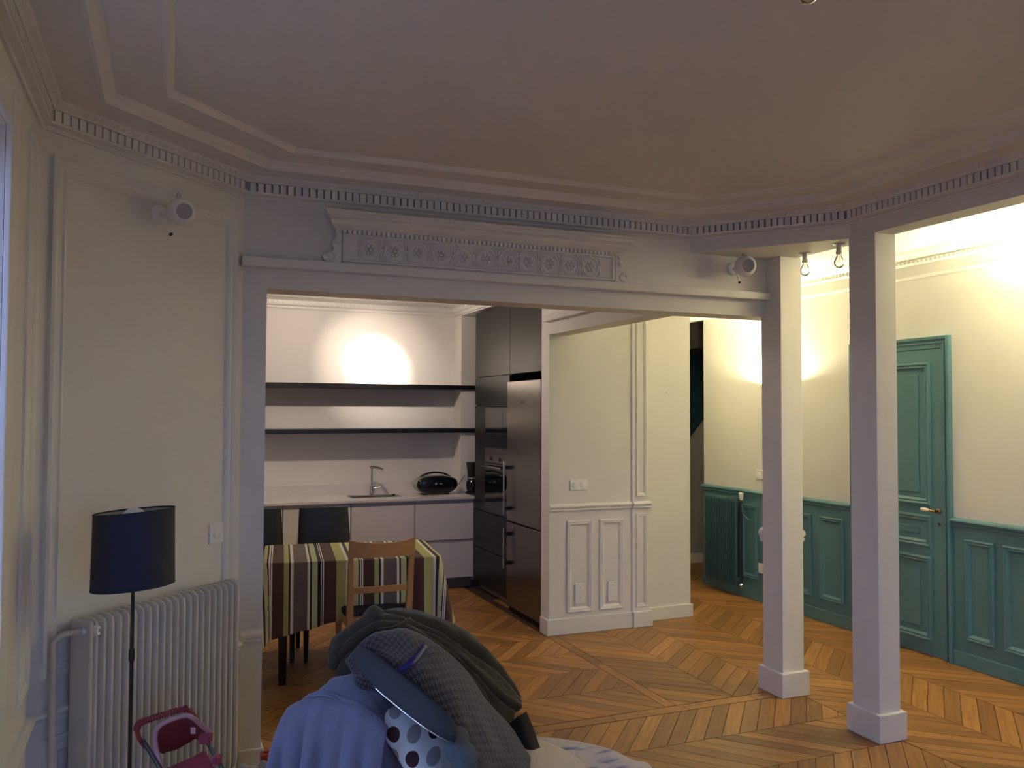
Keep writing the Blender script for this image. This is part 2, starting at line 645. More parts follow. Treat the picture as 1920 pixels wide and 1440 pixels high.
# ---- ceilings
c1 = struct(MB().prism([(-0.63, YBACK - .2), (XB1, YBACK - .2), (XB1, 3.44), (A_[0], YF + .1), (S_[0], YF + .1), (-0.63, 3.4)], ZC, ZC + 0.15).build('ceiling', CEIL))
struct(MB().box(KXL - .2, 2.80, YFB - 0.1, KY + .2, ZC, ZC + 0.15).build('ceiling', CEIL))
struct(MB().box(XB1, XH + .2, YBACK - .2, 5.86, ZC, ZC + 0.15).build('ceiling', CEIL))
struct(MB().box(2.80, XB1, YFB - 0.1, 5.86, ZC, ZC + 0.15).build('ceiling', CEIL))
struct(MB().box(3.49, 6.7, 5.86, 8.3, 2.56, 2.95).build('ceiling', CEIL))

# ---- left wall with three windows
def wall_with_holes(mb, axis, p0, p1, lo, hi, holes, z1):
    """wall slab between p0 and p1 on the other axis, lo..hi along axis, with window holes"""
    def bx(a, b, z0, z1_):
        if axis == 1:
            mb.box(p0, p1, a, b, z0, z1_)
        else:
            mb.box(a, b, p0, p1, z0, z1_)
    cur = lo
    for a, b in sorted(holes):
        bx(cur, a, 0, z1)
        bx(a, b, 0, WZ[0])
        bx(a, b, WZ[1], z1)
        cur = b
    bx(cur, hi, 0, z1)

mb = MB()
wall_with_holes(mb, 1, -0.63, -0.43, YBACK - .2, 3.37, WIN_L, ZC)
wl = struct(mb.build('wall_left', WALL))
mb = MB()
wall_with_holes(mb, 0, YBACK - .2, YBACK, -0.43, XH + .2, WIN_B, ZC)
struct(mb.build('wall_back', WALL))

def window(n, axis, p, a, b, into):
    """casement window in a wall hole; axis 1: along Y at X = p; into: direction to the room"""
    w = struct(bpy.data.objects.new('window_%d' % n, None))
    COL.objects.link(w)
    f, g = MB(), MB()
    def bx(m, u0, u1, t0, t1, z0, z1):
        if axis == 1:
            m.box(p + t0 * into, p + t1 * into, u0, u1, z0, z1)
        else:
            m.box(u0, u1, p + t0 * into, p + t1 * into, z0, z1)
    mid = (a + b) / 2
    z0, z1 = WZ
    for (u0, u1, y0, y1) in ((a, a + .05, z0, z1), (b - .05, b, z0, z1), (a, b, z0, z0 + .06), (a, b, z1 - .05, z1), (mid - .05, mid + .05, z0, z1)):
        bx(f, u0, u1, -0.13, -0.07, y0, y1)
    for zz in (0.95, 1.55):
        bx(f, a, b, -0.12, -0.08, zz - .012, zz + .012)
    f.build('window_frame', TRIM, w, bevel=0.004)
    for (u0, u1) in ((a + .05, mid - .05), (mid + .05, b - .05)):
        for (y0, y1) in ((z0 + .06, .94), (.962, 1.538), (1.562, z1 - .05)):
            g = MB()
            if axis == 1:
                x = p - 0.10 * into
                g.add([(x, u0, y0), (x, u1, y0), (x, u1, y1), (x, u0, y1)], [(0, 1, 2, 3)])
            else:
                x = p - 0.10 * into
                g.add([(u0, x, y0), (u1, x, y0), (u1, x, y1), (u0, x, y1)], [(0, 1, 2, 3)])
            g.build('pane', GLASS, w)
    # casing round the opening
    k = MB()
    for (u0, u1, y0, y1) in ((a - .12, a, 0, z1 + .10), (b, b + .12, 0, z1 + .10), (a + .0005, b - .0005, z1, z1 + .10)):
        bx(k, u0, u1, 0, 0.018, y0, y1)
    bx(k, b + .135, b + .15, 0, .012, 0, z1 + .12)
    k.build('casing', TRIM, w, bevel=0.005)

for i, (a, b) in enumerate(WIN_L):
    window(i + 1, 1, -0.43, a, b, 1)
for i, (a, b) in enumerate(WIN_B):
    window(i + 4, 0, YBACK, a, b, 1)

# narrow wall panel moulding and dado on the left wall, next to the corner
MOULD = [(0, 0), (0.002, 0.014), (0.012, 0.020), (0.024, 0.014), (0.030, 0.018), (0.040, 0.012), (0.050, 0.003), (0.052, 0)]
o = MB().frame((-0.43, 0, 0), (0, 1, 0), (0, 0, 1), (1, 0, 0), 3.11, 3.33, 0.70, 2.56, [(i * .5, h * .6) for i, h in MOULD]).build('trim_1', TRIM)
struct(o)

# ---- angled wall on the left (chamfer)
du = Vector((S_[0] - L_[0], S_[1] - L_[1], 0)); CHL = du.length; CU = du.normalized(); CN = Vector((CU.y, -CU.x, 0))
def ch(t, off, z):
    return Vector((L_[0], L_[1], z)) + CU * t + CN * off
poly = [ch(0, 0, 0), ch(CHL, 0, 0), ch(CHL + .1, -.14, 0), ch(-.1, -.14, 0)]
wc = struct(MB().prism([(p.x, p.y) for p in poly], 0, ZC).build('wall_corner', WALL))
O3 = Vector((L_[0], L_[1], 0))
MOULD2 = [(0, 0), (0.001, 0.016), (0.010, 0.022), (0.022, 0.016), (0.028, 0.010), (0.044, 0.010), (0.050, 0.016), (0.060, 0.010), (0.066, 0)]
o = MB().frame(O3, CU, (0, 0, 1), CN, 0.045, CHL - 0.05, 0.70, 2.566, MOULD2).build('panel_moulding', TRIM, wc)
RAIL = [(0, 0), (0.016, 0.002), (0.020, 0.010), (0.014, 0.016), (0.022, 0.024), (0.030, 0.036), (0.026, 0.046), (0.012, 0.052), (0, 0.055)]
def rail(mb, p0, p1, n, z, prof=RAIL):
    """horizontal profile (out, up) from p0 to p1 (xy), out along n"""
    p0, p1, n = Vector((*p0, 0)), Vector((*p1, 0)), Vector((*n, 0))
    m = len(prof)
    vs = [p0 + n * a + Vector((0, 0, z + b)) for a, b in prof] + [p1 + n * a + Vector((0, 0, z + b)) for a, b in prof]
    fs = [(i, (i + 1) % m, m + (i + 1) % m, m + i) for i in range(m)] + [tuple(range(m))[::-1], tuple(range(m, 2 * m))]
    return mb.add(vs, fs)
mb = MB()
rail(mb, ch(0, 0, 0).xy, ch(CHL, 0, 0).xy, CN.xy, 0.54)
mb.build('dado_rail', TRIM, wc)
mb = MB()
mb.frame(O3, CU, (0, 0, 1), CN, 0.06, CHL - 0.07, 0.14, 0.49, MOULD2)
mb.build('panel_moulding', TRIM, wc)
mb = MB()
rail(mb, ch(0.0, 0, 0).xy, ch(CHL - .02, 0, 0).xy, CN.xy, 0.0, [(0, 0), (.018, 0), (.018, .085), (.012, .098), (0, .10)])
struct(mb.build('baseboard_corner', TRIM))
mb = MB()
rail(mb, (-0.43, 2.84), (-0.43, 3.37), (1, 0), 0.54)
mb.build('dado_rail', TRIM, wl)

# ---- lintel wall over the wide opening, with its jamb
mb = MB()
mb.box(S_[0], 0.43, YF, YFB, 0, ZB)
mb.box(S_[0], XB1, YF, YFB, ZB, ZC)
mb.box(KXL - .2, S_[0], YF + .02, YFB, 0, ZC)
wf = struct(mb.build('wall_front', WALL))
mb = MB()
mb.box(S_[0] - .008, 3.338, YF - 0.055, YF, ZL0, ZL1)
mb.build('ledge', TRIM, wf, bevel=0.004)
mb = MB()
rail(mb, (S_[0] + .012, YF), (0.43, YF), (0, -1), 0.575, [(a * .8, b * 1.1) for a, b in RAIL])
mb.build('dado_rail', TRIM, wf)
mb = MB()
mb.box(S_[0] + .01, 0.442, YF - .014, YFB, 0, 0.088)
struct(mb.build('baseboard_front', TRIM, bevel=0.004))

# ---- angled bulkhead and the beam along the hall
mb = MB()
mb.prism([A_, B_, (XB1, 3.44), (XB1, YF), (A_[0], YF)], ZF, ZC)
struct(mb.build('wall_bulkhead', WALL))
mb = MB().box(XB0, XB1, YBACK, 3.44, ZF, ZC)
struct(mb.build('wall_beam', WALL))
# crossbeam over the kitchen edge
mb = MB().box(2.64, 2.80, YFB, 5.72, ZB, ZC)
wb = struct(mb.build('wall_crossbeam', WALL))
mb = MB().box(2.60, 2.64, YFB, 5.755, ZL0 + .002, ZL1)
mb.build('ledge', TRIM, wb, bevel=0.004)

# ---- cornice with dentils round the living room
CORN = [(0, 2.648), (.010, 2.648), (.016, 2.655), (.012, 2.662), (.036, 2.668), (.040, 2.676), (.008, 2.677), (.008, 2.718), (.046, 2.718), (.052, 2.724), (.062, 2.730),
        (.072, 2.746), (.196, 2.752), (.199, 2.742), (.212, 2.739), (.222, 2.750), (.232, 2.757), (.246, 2.776), (.252, 2.774),
        (.396, 2.776), (.400, 2.766), (.414, 2.764), (.424, 2.774), (.436, 2.7845), (.436, 2.79), (0, 2.79)]
path = [(-0.43, YBACK), L_, S_, A_, B_, (XB0, YBACK)]
def seg_n(a, b):
    d = Vector((b[0] - a[0], b[1] - a[1])).normalized()
    return d, Vector((d.y, -d.x))
def off_pt(i, D, pth):
    p = Vector(pth[i])
    if i == 0 or i == len(pth) - 1:
        d, n = seg_n(pth[0], pth[1]) if i == 0 else seg_n(pth[-2], pth[-1])
        return p + n * D
    d1, n1 = seg_n(pth[i - 1], pth[i])
    d2, n2 = seg_n(pth[i], pth[i + 1])
    return p + (n1 + n2) * (D / (1 + n1.dot(n2)))
trim_no = 2
for i in range(len(path) - 1):
    m = len(CORN)
    vs, fs = [], []
    for j in (i, i + 1):
        for D, z in CORN:
            q = off_pt(j, D, path)
            vs.append((q.x, q.y, z))
    fs = [(k, k + 1, m + k + 1, m + k) for k in range(m - 1)]
    t = struct(MB().add(vs, fs).build('trim_%d' % trim_no, TRIM))
    trim_no += 1
    a, b = off_pt(i, .02, path), off_pt(i + 1, .02, path)
    d, n = seg_n(path[i], path[i + 1])
    ln = (b - a).length
    # run of dentils; the gaps between them stay open
    if i == 0:
        s0, s1 = max(0, ln - 2.6), ln
    elif i == len(path) - 2:
        s0, s1 = 0, min(ln, 2.2)
    else:
        s0, s1 = 0, ln
    p = 0.0345
    cnt = int((s1 - s0 - .01) / p)
    dm, em = MB(), MB()
    for k in range(cnt):
        c = a + d * (s0 + 0.012 + (k + .5) * p) + n * (.004)
        dm.obox((c.x, c.y, 2.6965), (d.x, d.y, 0), (n.x, n.y, 0), (0, 0, 1), .0130, .018, .0200)
        c2 = a + d * (s0 + 0.012 + (k + .5) * p) + n * (.044)
        v0 = len(em.v)
        e = Vector((d.x, d.y, 0)); nn = Vector((n.x, n.y, -.8)).normalized()
        cc = Vector((c2.x, c2.y, 2.7345))
        up = e.cross(nn)
        em.add([cc + e * .012, cc - e * .012, cc + up * .011, cc - up * .011, cc + nn * .011], [(0, 2, 4), (2, 1, 4), (1, 3, 4), (3, 0, 4)])
    o = dm.build('dentil_row', TRIM, t); o['kind'] = 'stuff'
    o = em.build('egg_moulding', TRIM, t, smooth='all'); o['kind'] = 'stuff'

# ---- kitchen walls
struct(MB().box(KXL - .2, 3.5, KY, KY + .2, 0, ZC).build('wall_kitchen', WALL))
struct(MB().box(KXL - .2, KXL, YFB, KY, 0, ZC).build('wall_kitchen_left', WALL))
struct(MB().box(2.68, 3.4, 7.878, KY, 0, ZC).build('wall_kitchen_pier', WALL))
struct(MB().box(2.685, 3.35, 5.86, 7.878, 2.60, ZC).build('wall_kitchen_bulkhead', WALL))
KC = [(0, 2.612), (.010, 2.612), (.014, 2.620), (.010, 2.628), (.010, 2.640), (.026, 2.646), (.030, 2.655), (.030, 2.690), (.045, 2.700), (.060, 2.708),
      (.090, 2.716), (.110, 2.735), (.135, 2.740), (.140, 2.752), (.22, 2.756), (.225, 2.748), (.245, 2.750), (.26, 2.775), (.27, 2.79), (0, 2.79)]
kpath = [(KXL, KY), (2.68, KY), (2.68, 5.86)]
for i in range(2):
    m = len(KC)
    vs = []
    for j in (i, i + 1):
        for D, z in KC:
            q = off_pt(j, D, kpath)
            vs.append((q.x, q.y, z))
    t = struct(MB().add(vs, [(k, k + 1, m + k + 1, m + k) for k in range(m - 1)]).build('trim_%d' % trim_no, TRIM))
    trim_no += 1
    d, n = seg_n(kpath[i], kpath[i + 1])
    a = off_pt(i, .03, kpath)
    ln = (off_pt(i + 1, .03, kpath) - a).length
    dm = MB()
    for k in range(int(ln / .045)):
        c = a + d * (.02 + k * .045)
        dm.obox((c.x + n.x * .004, c.y + n.y * .004, 2.672), (d.x, d.y, 0), (n.x, n.y, 0), (0, 0, 1), .014, .006, .012)
    o = dm.build('ornament_row', TRIM, t); o['kind'] = 'stuff'
# plaster ribs on the kitchen ceiling
mb = MB()
mb.box(1.72, 1.80, 4.4, KY - .27, 2.757, ZC)
mb.box(0.2, 0.28, 4.4, KY - .27, 2.757, ZC)
struct(mb.build('trim_%d' % trim_no, TRIM, bevel=.006)); trim_no += 1

# ---- short panelled wall closing the fridge niche, and the wall beyond it
mb = MB()
mb.box(2.64, 3.342, 5.72, 5.86, 0, ZC)
mb.box(3.342, 3.492, 5.705, 5.86, 0, ZC)
ww = struct(mb.build('wall_middle', WALL))
mb = MB()
RAILW = [(a * .9, b) for a, b in RAIL]
rail(mb, (2.64, 5.72), (3.343, 5.72), (0, -1), 0.910, RAILW)
rail(mb, (3.343, 5.705), (3.500, 5.705), (0, -1), 0.910, RAILW)
mb.build('dado_rail', TRIM, ww)
for x0, x1, z0, z1, y in ((2.783, 2.999, .152, .838, 5.72), (3.058, 3.266, .152, .838, 5.72), (3.372, 3.468, .152, .87, 5.705), (3.372, 3.468, 1.00, 2.62, 5.705)):
    s = .55 if x1 - x0 < .12 else .8
    MB().frame((0, y, 0), (1, 0, 0), (0, 0, 1), (0, -1, 0), x0, x1, z0, z1, [(i * s, h * s) for i, h in MOULD]).build('panel_moulding', TRIM, ww)
mb = MB()
mb.prism([(2.62, 5.70), (3.342, 5.70), (3.342, 5.84), (2.62, 5.84)], 0, 0.118)
mb.prism([(3.344, 5.685), (3.512, 5.685), (3.512, 5.84), (3.344, 5.84)], 0, 0.118)
struct(mb.build('baseboard_middle', TRIM, bevel=.004))
w2 = struct(MB().box(3.492, 3.96, 5.84, 6.5, 0, ZC).build('wall_hall_end', WALL))
struct(MB().box(3.50, 3.975, 5.822, 5.84, 0, 0.105).build('baseboard_hall_end', TRIM, bevel=.004))

# ---- hall wall: plaster above, teal wainscot below
wr = struct(MB().box(XH, XH + .2, YBACK - .2, 6.93, 0, ZC).build('wall_right', WALL))
DY0, DY1, DZ = 4.175, 4.930, 2.098          # door leaf
mb = MB()
for a, b in ((YBACK, 4.107), (4.995, 6.93)):
    mb.box(XH - .012, XH, a, b, 0.0, 0.91)
wains = mb.build('wainscot', TEAL, wr)
mb = MB()
for a, b in ((YBACK, 4.107), (4.995, 6.93)):
    rail(mb, (XH - .012, b), (XH - .012, a), (-1, 0), 0.908, [(x * 1.0, z) for x, z in RAIL])
mb.build('dado_rail', TEAL, wr)
mb = MB()
for a, b in ((YBACK, 4.107), (4.995, 6.93)):
    mb.box(XH - .026, XH - .012, a, b, 0, 0.095)
struct(mb.build('baseboard_right', TEAL, bevel=.004))
def tpanel(y0, y1):
    MB().frame((XH - .012, 0, 0), (0, 1, 0), (0, 0, 1), (-1, 0, 0), y0, y1, .176, .834, [(i * .85, h) for i, h in MOULD]).build('panel_moulding', TEAL, wr)
for k in range(6):
    tpanel(4.014 - .214 - k * .275, 4.014 - k * .275)
for a, b in ((5.077, 5.338), (5.43, 5.69), (5.78, 6.02), (6.10, 6.33)):
    tpanel(a, b)
# hall cornice
HC = [(0, 2.598), (.010, 2.600), (.014, 2.608), (.008, 2.618), (.008, 2.692), (.024, 2.696), (.030, 2.704), (.034, 2.728), (.046, 2.736), (.060, 2.744), (.085, 2.768), (.095, 2.784), (.095, 2.79), (0, 2.79)]
mb = MB()
rail(mb, (XH, 5.86), (XH, YBACK), (-1, 0), 0.0, HC)
t = struct(mb.build('trim_%d' % trim_no, TRIM)); trim_no += 1
em = MB()
for k in range(110):
    c = Vector((XH - .036, 5.84 - k * .036, 2.716))
    em.add([c + Vector((0, .015, 0)), c - Vector((0, .015, 0)), c + Vector((.006, 0, .013)), c + Vector((.006, 0, -.013)), c + Vector((-.012, 0, -.003))], [(0, 2, 4), (2, 1, 4), (1, 3, 4), (3, 0, 4)])
o = em.build('egg_moulding', TRIM, t, smooth='all'); o['kind'] = 'stuff'

# ---- dark passage beyond the hall
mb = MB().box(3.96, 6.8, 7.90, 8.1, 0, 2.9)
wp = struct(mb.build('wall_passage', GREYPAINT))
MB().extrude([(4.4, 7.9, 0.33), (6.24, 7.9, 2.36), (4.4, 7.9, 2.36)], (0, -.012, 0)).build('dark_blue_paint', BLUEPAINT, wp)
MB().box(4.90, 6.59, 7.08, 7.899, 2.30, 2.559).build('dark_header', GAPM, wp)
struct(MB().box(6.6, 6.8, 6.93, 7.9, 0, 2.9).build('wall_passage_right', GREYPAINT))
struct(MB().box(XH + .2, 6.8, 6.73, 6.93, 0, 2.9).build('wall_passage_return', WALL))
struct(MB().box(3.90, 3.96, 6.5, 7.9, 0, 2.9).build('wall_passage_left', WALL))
struct(MB().box(3.96, 6.6, 7.875, 7.9, 0, .10).build('baseboard_passage', TRIM))

# ---- teal door with its frame
d = struct(bpy.data.objects.new('door_1', None)); COL.objects.link(d)
d['label'] = 'teal panelled door with white porcelain lever handle'
mb = MB()
for (y0, y1, z0, z1) in ((4.107, DY0 + .006, 0, 2.179), (DY1 - .006, 4.995, 0, 2.179), (DY0 + .0065, DY1 - .0065, DZ - .004, 2.179)):
    mb.box(XH - .022, XH, y0, y1, z0, z1)
for (y0, y1, z0, z1) in ((4.107, 4.130, 0, 2.179), (4.972, 4.995, 0, 2.179), (4.1305, 4.9715, 2.156, 2.179)):
    mb.box(XH - .036, XH - .020, y0, y1, z0, z1)
for (y0, y1, z0, z1) in ((4.148, 4.160, 0, 2.14), (4.942, 4.954, 0, 2.14), (4.1605, 4.9415, 2.128, 2.140)):
    mb.box(XH - .030, XH - .020, y0, y1, z0, z1)
mb.build('door_frame', TEAL, d, bevel=.004)
leaf = MB().box(XH - .018, XH + .01, DY0 + .004, DY1 - .004, .008, DZ - .006).build('door_leaf', TEAL, d, bevel=.003)
DM = [(0, 0), (0.002, 0.016), (0.014, 0.020), (0.026, 0.012), (0.034, 0.016), (0.046, 0.006), (0.055, -0.006), (.0551, -.01)]
for z0, z1 in ((1.02, 2.005), (.735, .957), (.10, .675)):
    MB().frame((XH - .018, 0, 0), (0, 1, 0), (0, 0, 1), (-1, 0, 0), DY0 + .09, DY1 - .09, z0, z1, DM).build('panel_moulding', TEAL, leaf)
    MB().box(XH - .026, XH - .016, DY0 + .19, DY1 - .19, z0 + .085, z1 - .085).build('raised_panel', TEAL, leaf, bevel=.006)
MB().lathe([(0, 0), (.016, 0), (.016, .006), (.009, .010), (.009, .045)], (XH - .018, 4.209, .993), (-1, 0, 0), 14).build('handle_rose', BRASS, leaf, smooth=True)
MB().tube([(XH - .060, 4.205, .993), (XH - .062, 4.23, .994), (XH - .062, 4.25, .995)], [.008, .0075, .0085], 10).build('handle_neck', BRASS, leaf, smooth=True)
MB().lathe([(0, 0), (.009, 0.002), (.012, .012), (.014, .035), (.013, .055), (.009, .066), (0, .069)], (XH - .062, 4.25, .995), (0, 1, .06), 14).build('handle_grip', PORCELAIN, leaf, smooth=True)
MB().lathe([(0, 0), (.010, 0), (.009, .004), (0, .004)], (XH - .018, 4.206, .905), (-1, 0, 0), 12).build('keyhole', DARKHOLE, leaf)

# ================================================================== things
# ---- two square columns
def column(x0, x1, y0, y1, label):
    t = thing('column', ((x0 + x1) / 2, (y0 + y1) / 2, 0), label, 'column', group='columns between living room and hall')
    hx, hy = (x1 - x0) / 2, (y1 - y0) / 2
    MB().box(-hx, hx, -hy, hy, 0.0, ZF).build('shaft', WALL, t, bevel=.003)
    m = MB()
    m.box(-hx - .022, hx + .022, -hy - .022, hy + .022, 0, .140)
    m.build('plinth', TRIM, t, bevel=.004)
    return t

c_near = column(3.34, 3.48, 3.27, 3.45, 'white square column, the nearer one, under the end of the hall beam')
c_far = column(3.34, 3.495, 3.99, 4.165, 'white square column, the farther one, at the end of the long lintel')
# a leftover piece of dado rail on the far column, sticking out on both sides
mb = MB()
mb.extrude([(-.070, .090, .875), (.232, .090, .855), (.246, .090, .872), (.236, .090, .885), (.254, .090, .902), (.250, .090, .918), (.228, .090, .935), (-.060, .090, .958), (-.078, .090, .945), (-.084, .090, .925), (-.074, .090, .905)], (0, .03, 0))
mb.build('rail_fragment', TRIM, c_far)

# ---- ornamental entablature over the opening
e = thing('overdoor_entablature', (1.53, YF, ZL1), 'white carved plaster entablature with a frieze of rosettes over the opening', 'ornament')
cx0 = 1.53
EX0, EX1 = 0.775 - cx0, 2.285 - cx0
mb = MB()
crown = [(.0, .155), (.030, .155), (.034, .162), (.052, .168), (.075, .184), (.084, .200), (.094, .206), (.110, .210), (.110, .226), (.120, .232), (.124, .240), (0, .246)]
for s0, s1 in ((EX0, EX1),):
    n = len(crown)
    vs = [(s0 - a * .75, -a, b) for a, b in crown] + [(s1 + a * .75, -a, b) for a, b in crown]
    fs = [(i, (i + 1) % n, n + (i + 1) % n, n + i) for i in range(n)] + [tuple(range(n))[::-1], tuple(range(n, 2 * n))]
    mb.add(vs, fs)
mb.build('crown', TRIM, e)
mb = MB()
for k in range(int((EX1 - EX0) / .024)):
    x = EX0 + .012 + k * .024
    mb.box(x - .008, x + .008, -.046, -.02, .145, .165)
o = mb.build('bead_row', TRIM, e); o['kind'] = 'stuff'
mb = MB()
mb.box(EX0, EX1, -.022, 0, 0.002, .156)
mb.build('frieze_board', TRIM, e)
mb = MB().frame((0, -.022, 0), (1, 0, 0), (0, 0, 1), (0, -1, 0), EX0 + .004, EX1 - .004, .010, .146, [(0, 0), (0, .012), (.008, .014), (.014, .004), (.015, 0)])
mb.build('frieze_border', TRIM, e)
ros = None
for k in range(11):
    x = 0.917 - cx0 + k * (2.136 - .917) / 10
    if ros is None:
        m = MB()
        m.tube([(0.048 * math.cos(a * PI / 12), 0, .050 * math.sin(a * PI / 12)) for a in range(24)], .0065, 6, closed=True)
        for p in range(6):
            a = p * PI / 3
            c = Vector((math.cos(a) * .021, -.003, math.sin(a) * .021))
            m.sphere(c, .011, 8, 5, (1, .7, 1))
        m.sphere((0, -.006, 0), .010, 8, 6)
        for sx in (-1, 1):
            for sz in (-1, 1):
                m.tube([(sx * .052, 0, sz * .008), (sx * .056, -.004, sz * .028), (sx * .048, -.002, sz * .050)], [.006, .007, .003], 5)
        ros = m.build('rosette', TRIM, e, smooth='all')
    else:
        c = bpy.data.objects.new('rosette', ros.data); COL.objects.link(c); c.parent = e
        ros2 = c
    (ros if k == 0 else ros2).location = (x, -.024, .078)
for s, x in ((-1, EX0), (1, EX1)):
    m = MB()
    prof = [(0, 0, .0), (.060, 0, .0), (.085, 0, .012), (.092, 0, .030), (.078, 0, .048), (.050, 0, .052), (.038, 0, .068), (.046, 0, .090), (.040, 0, .110), (.028, 0, .130), (.030, 0, .160), (0, 0, .160)]
    m.extrude([(x + s * a, -.034, z) for a, _, z in prof], (0, .034, 0))
    m.tube([(x + s * (.052 + .022 * math.cos(a)), -.036, .030 + .020 * math.sin(a)) for a in [i * PI / 6 for i in range(11)]], .006, 6)
    m.sphere((x + s * .028, -.038, .105), .014, 8, 6)
    m.sphere((x + s * .022, -.038, .140), .010, 8, 6)
    m.build('scroll_bracket', TRIM, e, bevel=.003)

# ---- globe spotlights on the walls
def globe_spot(loc, wall_n, aim, label, r=.062):
    t = thing('wall_spotlight', loc, label, 'spotlight', group='globe spotlights of the living room')
    n = Vector(wall_n).normalized()
    aim = Vector(aim).normalized()
    m = MB(); m.lathe([(0, 0), (.038, 0), (.038, .010), (.030, .016), (0, .016)], (0, 0, 0), n, 20); m.build('wall_plate', PLASTIC, t, smooth=True)
    c = n * .115 + Vector((.005, 0, 0))
    m = MB(); m.tube([n * .012, n * .035 + Vector((0, 0, -.012)), c - aim * r * .9 + Vector((0, 0, -.01))], .010, 10); m.build('arm', PLASTIC, t, smooth=True)
    prof = []
    for k in range(13):
        a = PI - PI * 0.77 * k / 12
        prof.append((r * math.sin(a), r * math.cos(a)))
    last = prof[-1]
    prof += [(last[0] - .004, last[1] + .001), (last[0] - .006, last[1] - .012), (.030, last[1] - .026)]
    g = MB().lathe(prof, c, aim, 28, cap=False).build('globe', PLASTIC, t, smooth=True)
    MB().lathe([(0.040, last[1] - .016), (.036, last[1] - .010), (.024, last[1] - .006), (.012, last[1] - .010), (0, last[1] - .011)], c, aim, 24).build('reflector_bulb', FROST, g, smooth=True)
    # wire clamp loop above and the hook below
    side = n.cross(Vector((0, 0, 1)))
    m = MB()
    m.tube([c + Vector((0, 0, .040)) - n * .02, c + Vector((0, 0, .072)) - n * .02 + side * .004, c + Vector((0, 0, .078)) - n * .005 + side * .012, c + Vector((0, 0, .056)) + n * .01 + side * .014], .0028, 6)
    m.build('wire_loop', CHROME, t, smooth=True)
    m = MB()
    m.tube([n * .03 + Vector((0, 0, -.020)), n * .032 + Vector((0, 0, -.055)) - side * .018, n * .05 + Vector((0, 0, -.086)) - side * .012, n * .07 + Vector((0, 0, -.090)) + side * .006], .0045, 6)
    m.build('hook', PLASTIC, t, smooth=True)
    MB().cyl(n * .07 + Vector((0, 0, -.092)) + side * .004, n * .085 + Vector((0, 0, -.092)) + side * .012, .006, n=8).build('hook_tip', DARKHOLE, t)
    return t

globe_spot((3.095, YF, 2.505), (0, -1, 0), (-.28, -1, -.12), 'white globe wall spotlight above the lintel ledge beside the far column')
p = ch(0.545, 0, 2.462)
globe_spot(p, CN, (.30, -1, -.15), 'white globe wall spotlight high on the angled panelled wall above the radiator', .056)

# ---- bare bulbs
def bare_bulb(loc, label, group=None):
    t = thing('bare_bulb', loc, label, 'light bulb', group=group)
    MB().lathe([(0, 0), (.034, 0), (.034, -.004), (.018, -.008), (0, -.008)], n=20).build('ceiling_rose', SILVER, t, smooth=True)
    MB().lathe([(0, -.006), (.014, -.006), (.015, -.040), (.018, -.044), (.018, -.056), (.014, -.058), (0, -.058)], n=16).build('lamp_holder', PORCELAIN, t, smooth=True)
    b = MB().lathe([(.012, -.056), (.014, -.066), (.022, -.080), (.0285, -.096), (.029, -.106), (.024, -.122), (.013, -.132), (0, -.135)], n=18, cap=False).build('glass_bulb', BULBGLASS, t, smooth='all')
    MB().tube([(-.002, 0, -.06), (-.003, 0, -.085), (-.009, 0, -.100), (0, 0, -.095), (.009, 0, -.100), (.003, 0, -.085), (.002, 0, -.06)], .0012, 5).build('filament', SILVER, b)
    return t

bare_bulb((3.405, 3.855, ZF), 'bare bulb under the bulkhead, the one closer to the far column', 'bare bulbs under the bulkhead')
bare_bulb((3.392, 3.573, ZF), 'bare bulb under the bulkhead, the one closer to the near column', 'bare bulbs under the bulkhead')
bare_bulb((1.436, 1.608, ZC), 'bare bulb on the living room ceiling at the top edge of the picture')

# ---- wall sconces of the hall (uplighters), they light the hall
def sconce(y, z, label, gain=1.0):
    t = thing('wall_uplighter', (XH, y, z), label, 'wall lamp', group='uplighters of the hall')
    rows = []
    for k in range(9):
        f = k / 8
        r = math.sin(f * PI / 2)
        zz = -.11 * math.cos(f * PI / 2)
        rows.append([(-max(.004, .105 * r * math.sin(a * PI / 20)), .185 * r * math.cos(a * PI / 20), zz) for a in range(21)])
    m = MB().grid(rows)
    m.build('bowl', PLASTIC, t, smooth='all', solid=.003)
    MB().box(-.012, 0, -.05, .05, -.09, .0).build('wall_plate', PLASTIC, t, bevel=.003)
    MB().lathe([(0, -.03), (.008, -.03), (.008, .03), (0, .03)], (-.045, 0, -.085), (0, 1, 0), 10).build('lamp_tube', PORCELAIN, t, smooth=True)
    light('lamp_glow', 'POINT', t, (-.045, 0, -.040), W_SCONCE * gain, LAMP_WARM, shadow_soft_size=.03)
    return t

sconce(5.865, 1.905, 'white uplighter on the hall wall hidden behind the far column')
sconce(3.12, 2.40, 'white uplighter on the hall wall just past the right edge of the picture', 1.65)
sconce(0.7, 2.20, 'white uplighter on the hall wall far out of the picture', .22)

# ---- kitchen ceiling spot
t = thing('ceiling_spotlight', (1.15, 6.55, ZC), 'white ceiling spotlight aimed at the kitchen back wall', 'spotlight')
MB().lathe([(0, 0), (.05, 0), (.05, -.012), (0, -.012)], n=20).build('ceiling_plate', PLASTIC, t, smooth=True)
MB().cyl((0, 0, -.01), (0, 0, -.06), .009).build('stem', PLASTIC, t)
aim = (Vector((1.88, KY, 2.09)) - Vector((1.15, 6.55, 2.68))).normalized()
MB().lathe([(.02, -.07), (.035, -.06), (.040, .0), (.046, .05), (.043, .05), (.036, .0), (.02, -.05)], (0, 0, -.105), aim, 20, cap=False).build('reflector', PLASTIC, t, smooth=True)
sp = light('lamp_beam', 'SPOT', t, Vector((0, 0, -.105)) + aim * .03, W_KITCHEN_BEAM, LAMP_KITCHEN, spot_size=math.radians(22), spot_blend=1.0, shadow_soft_size=.03)
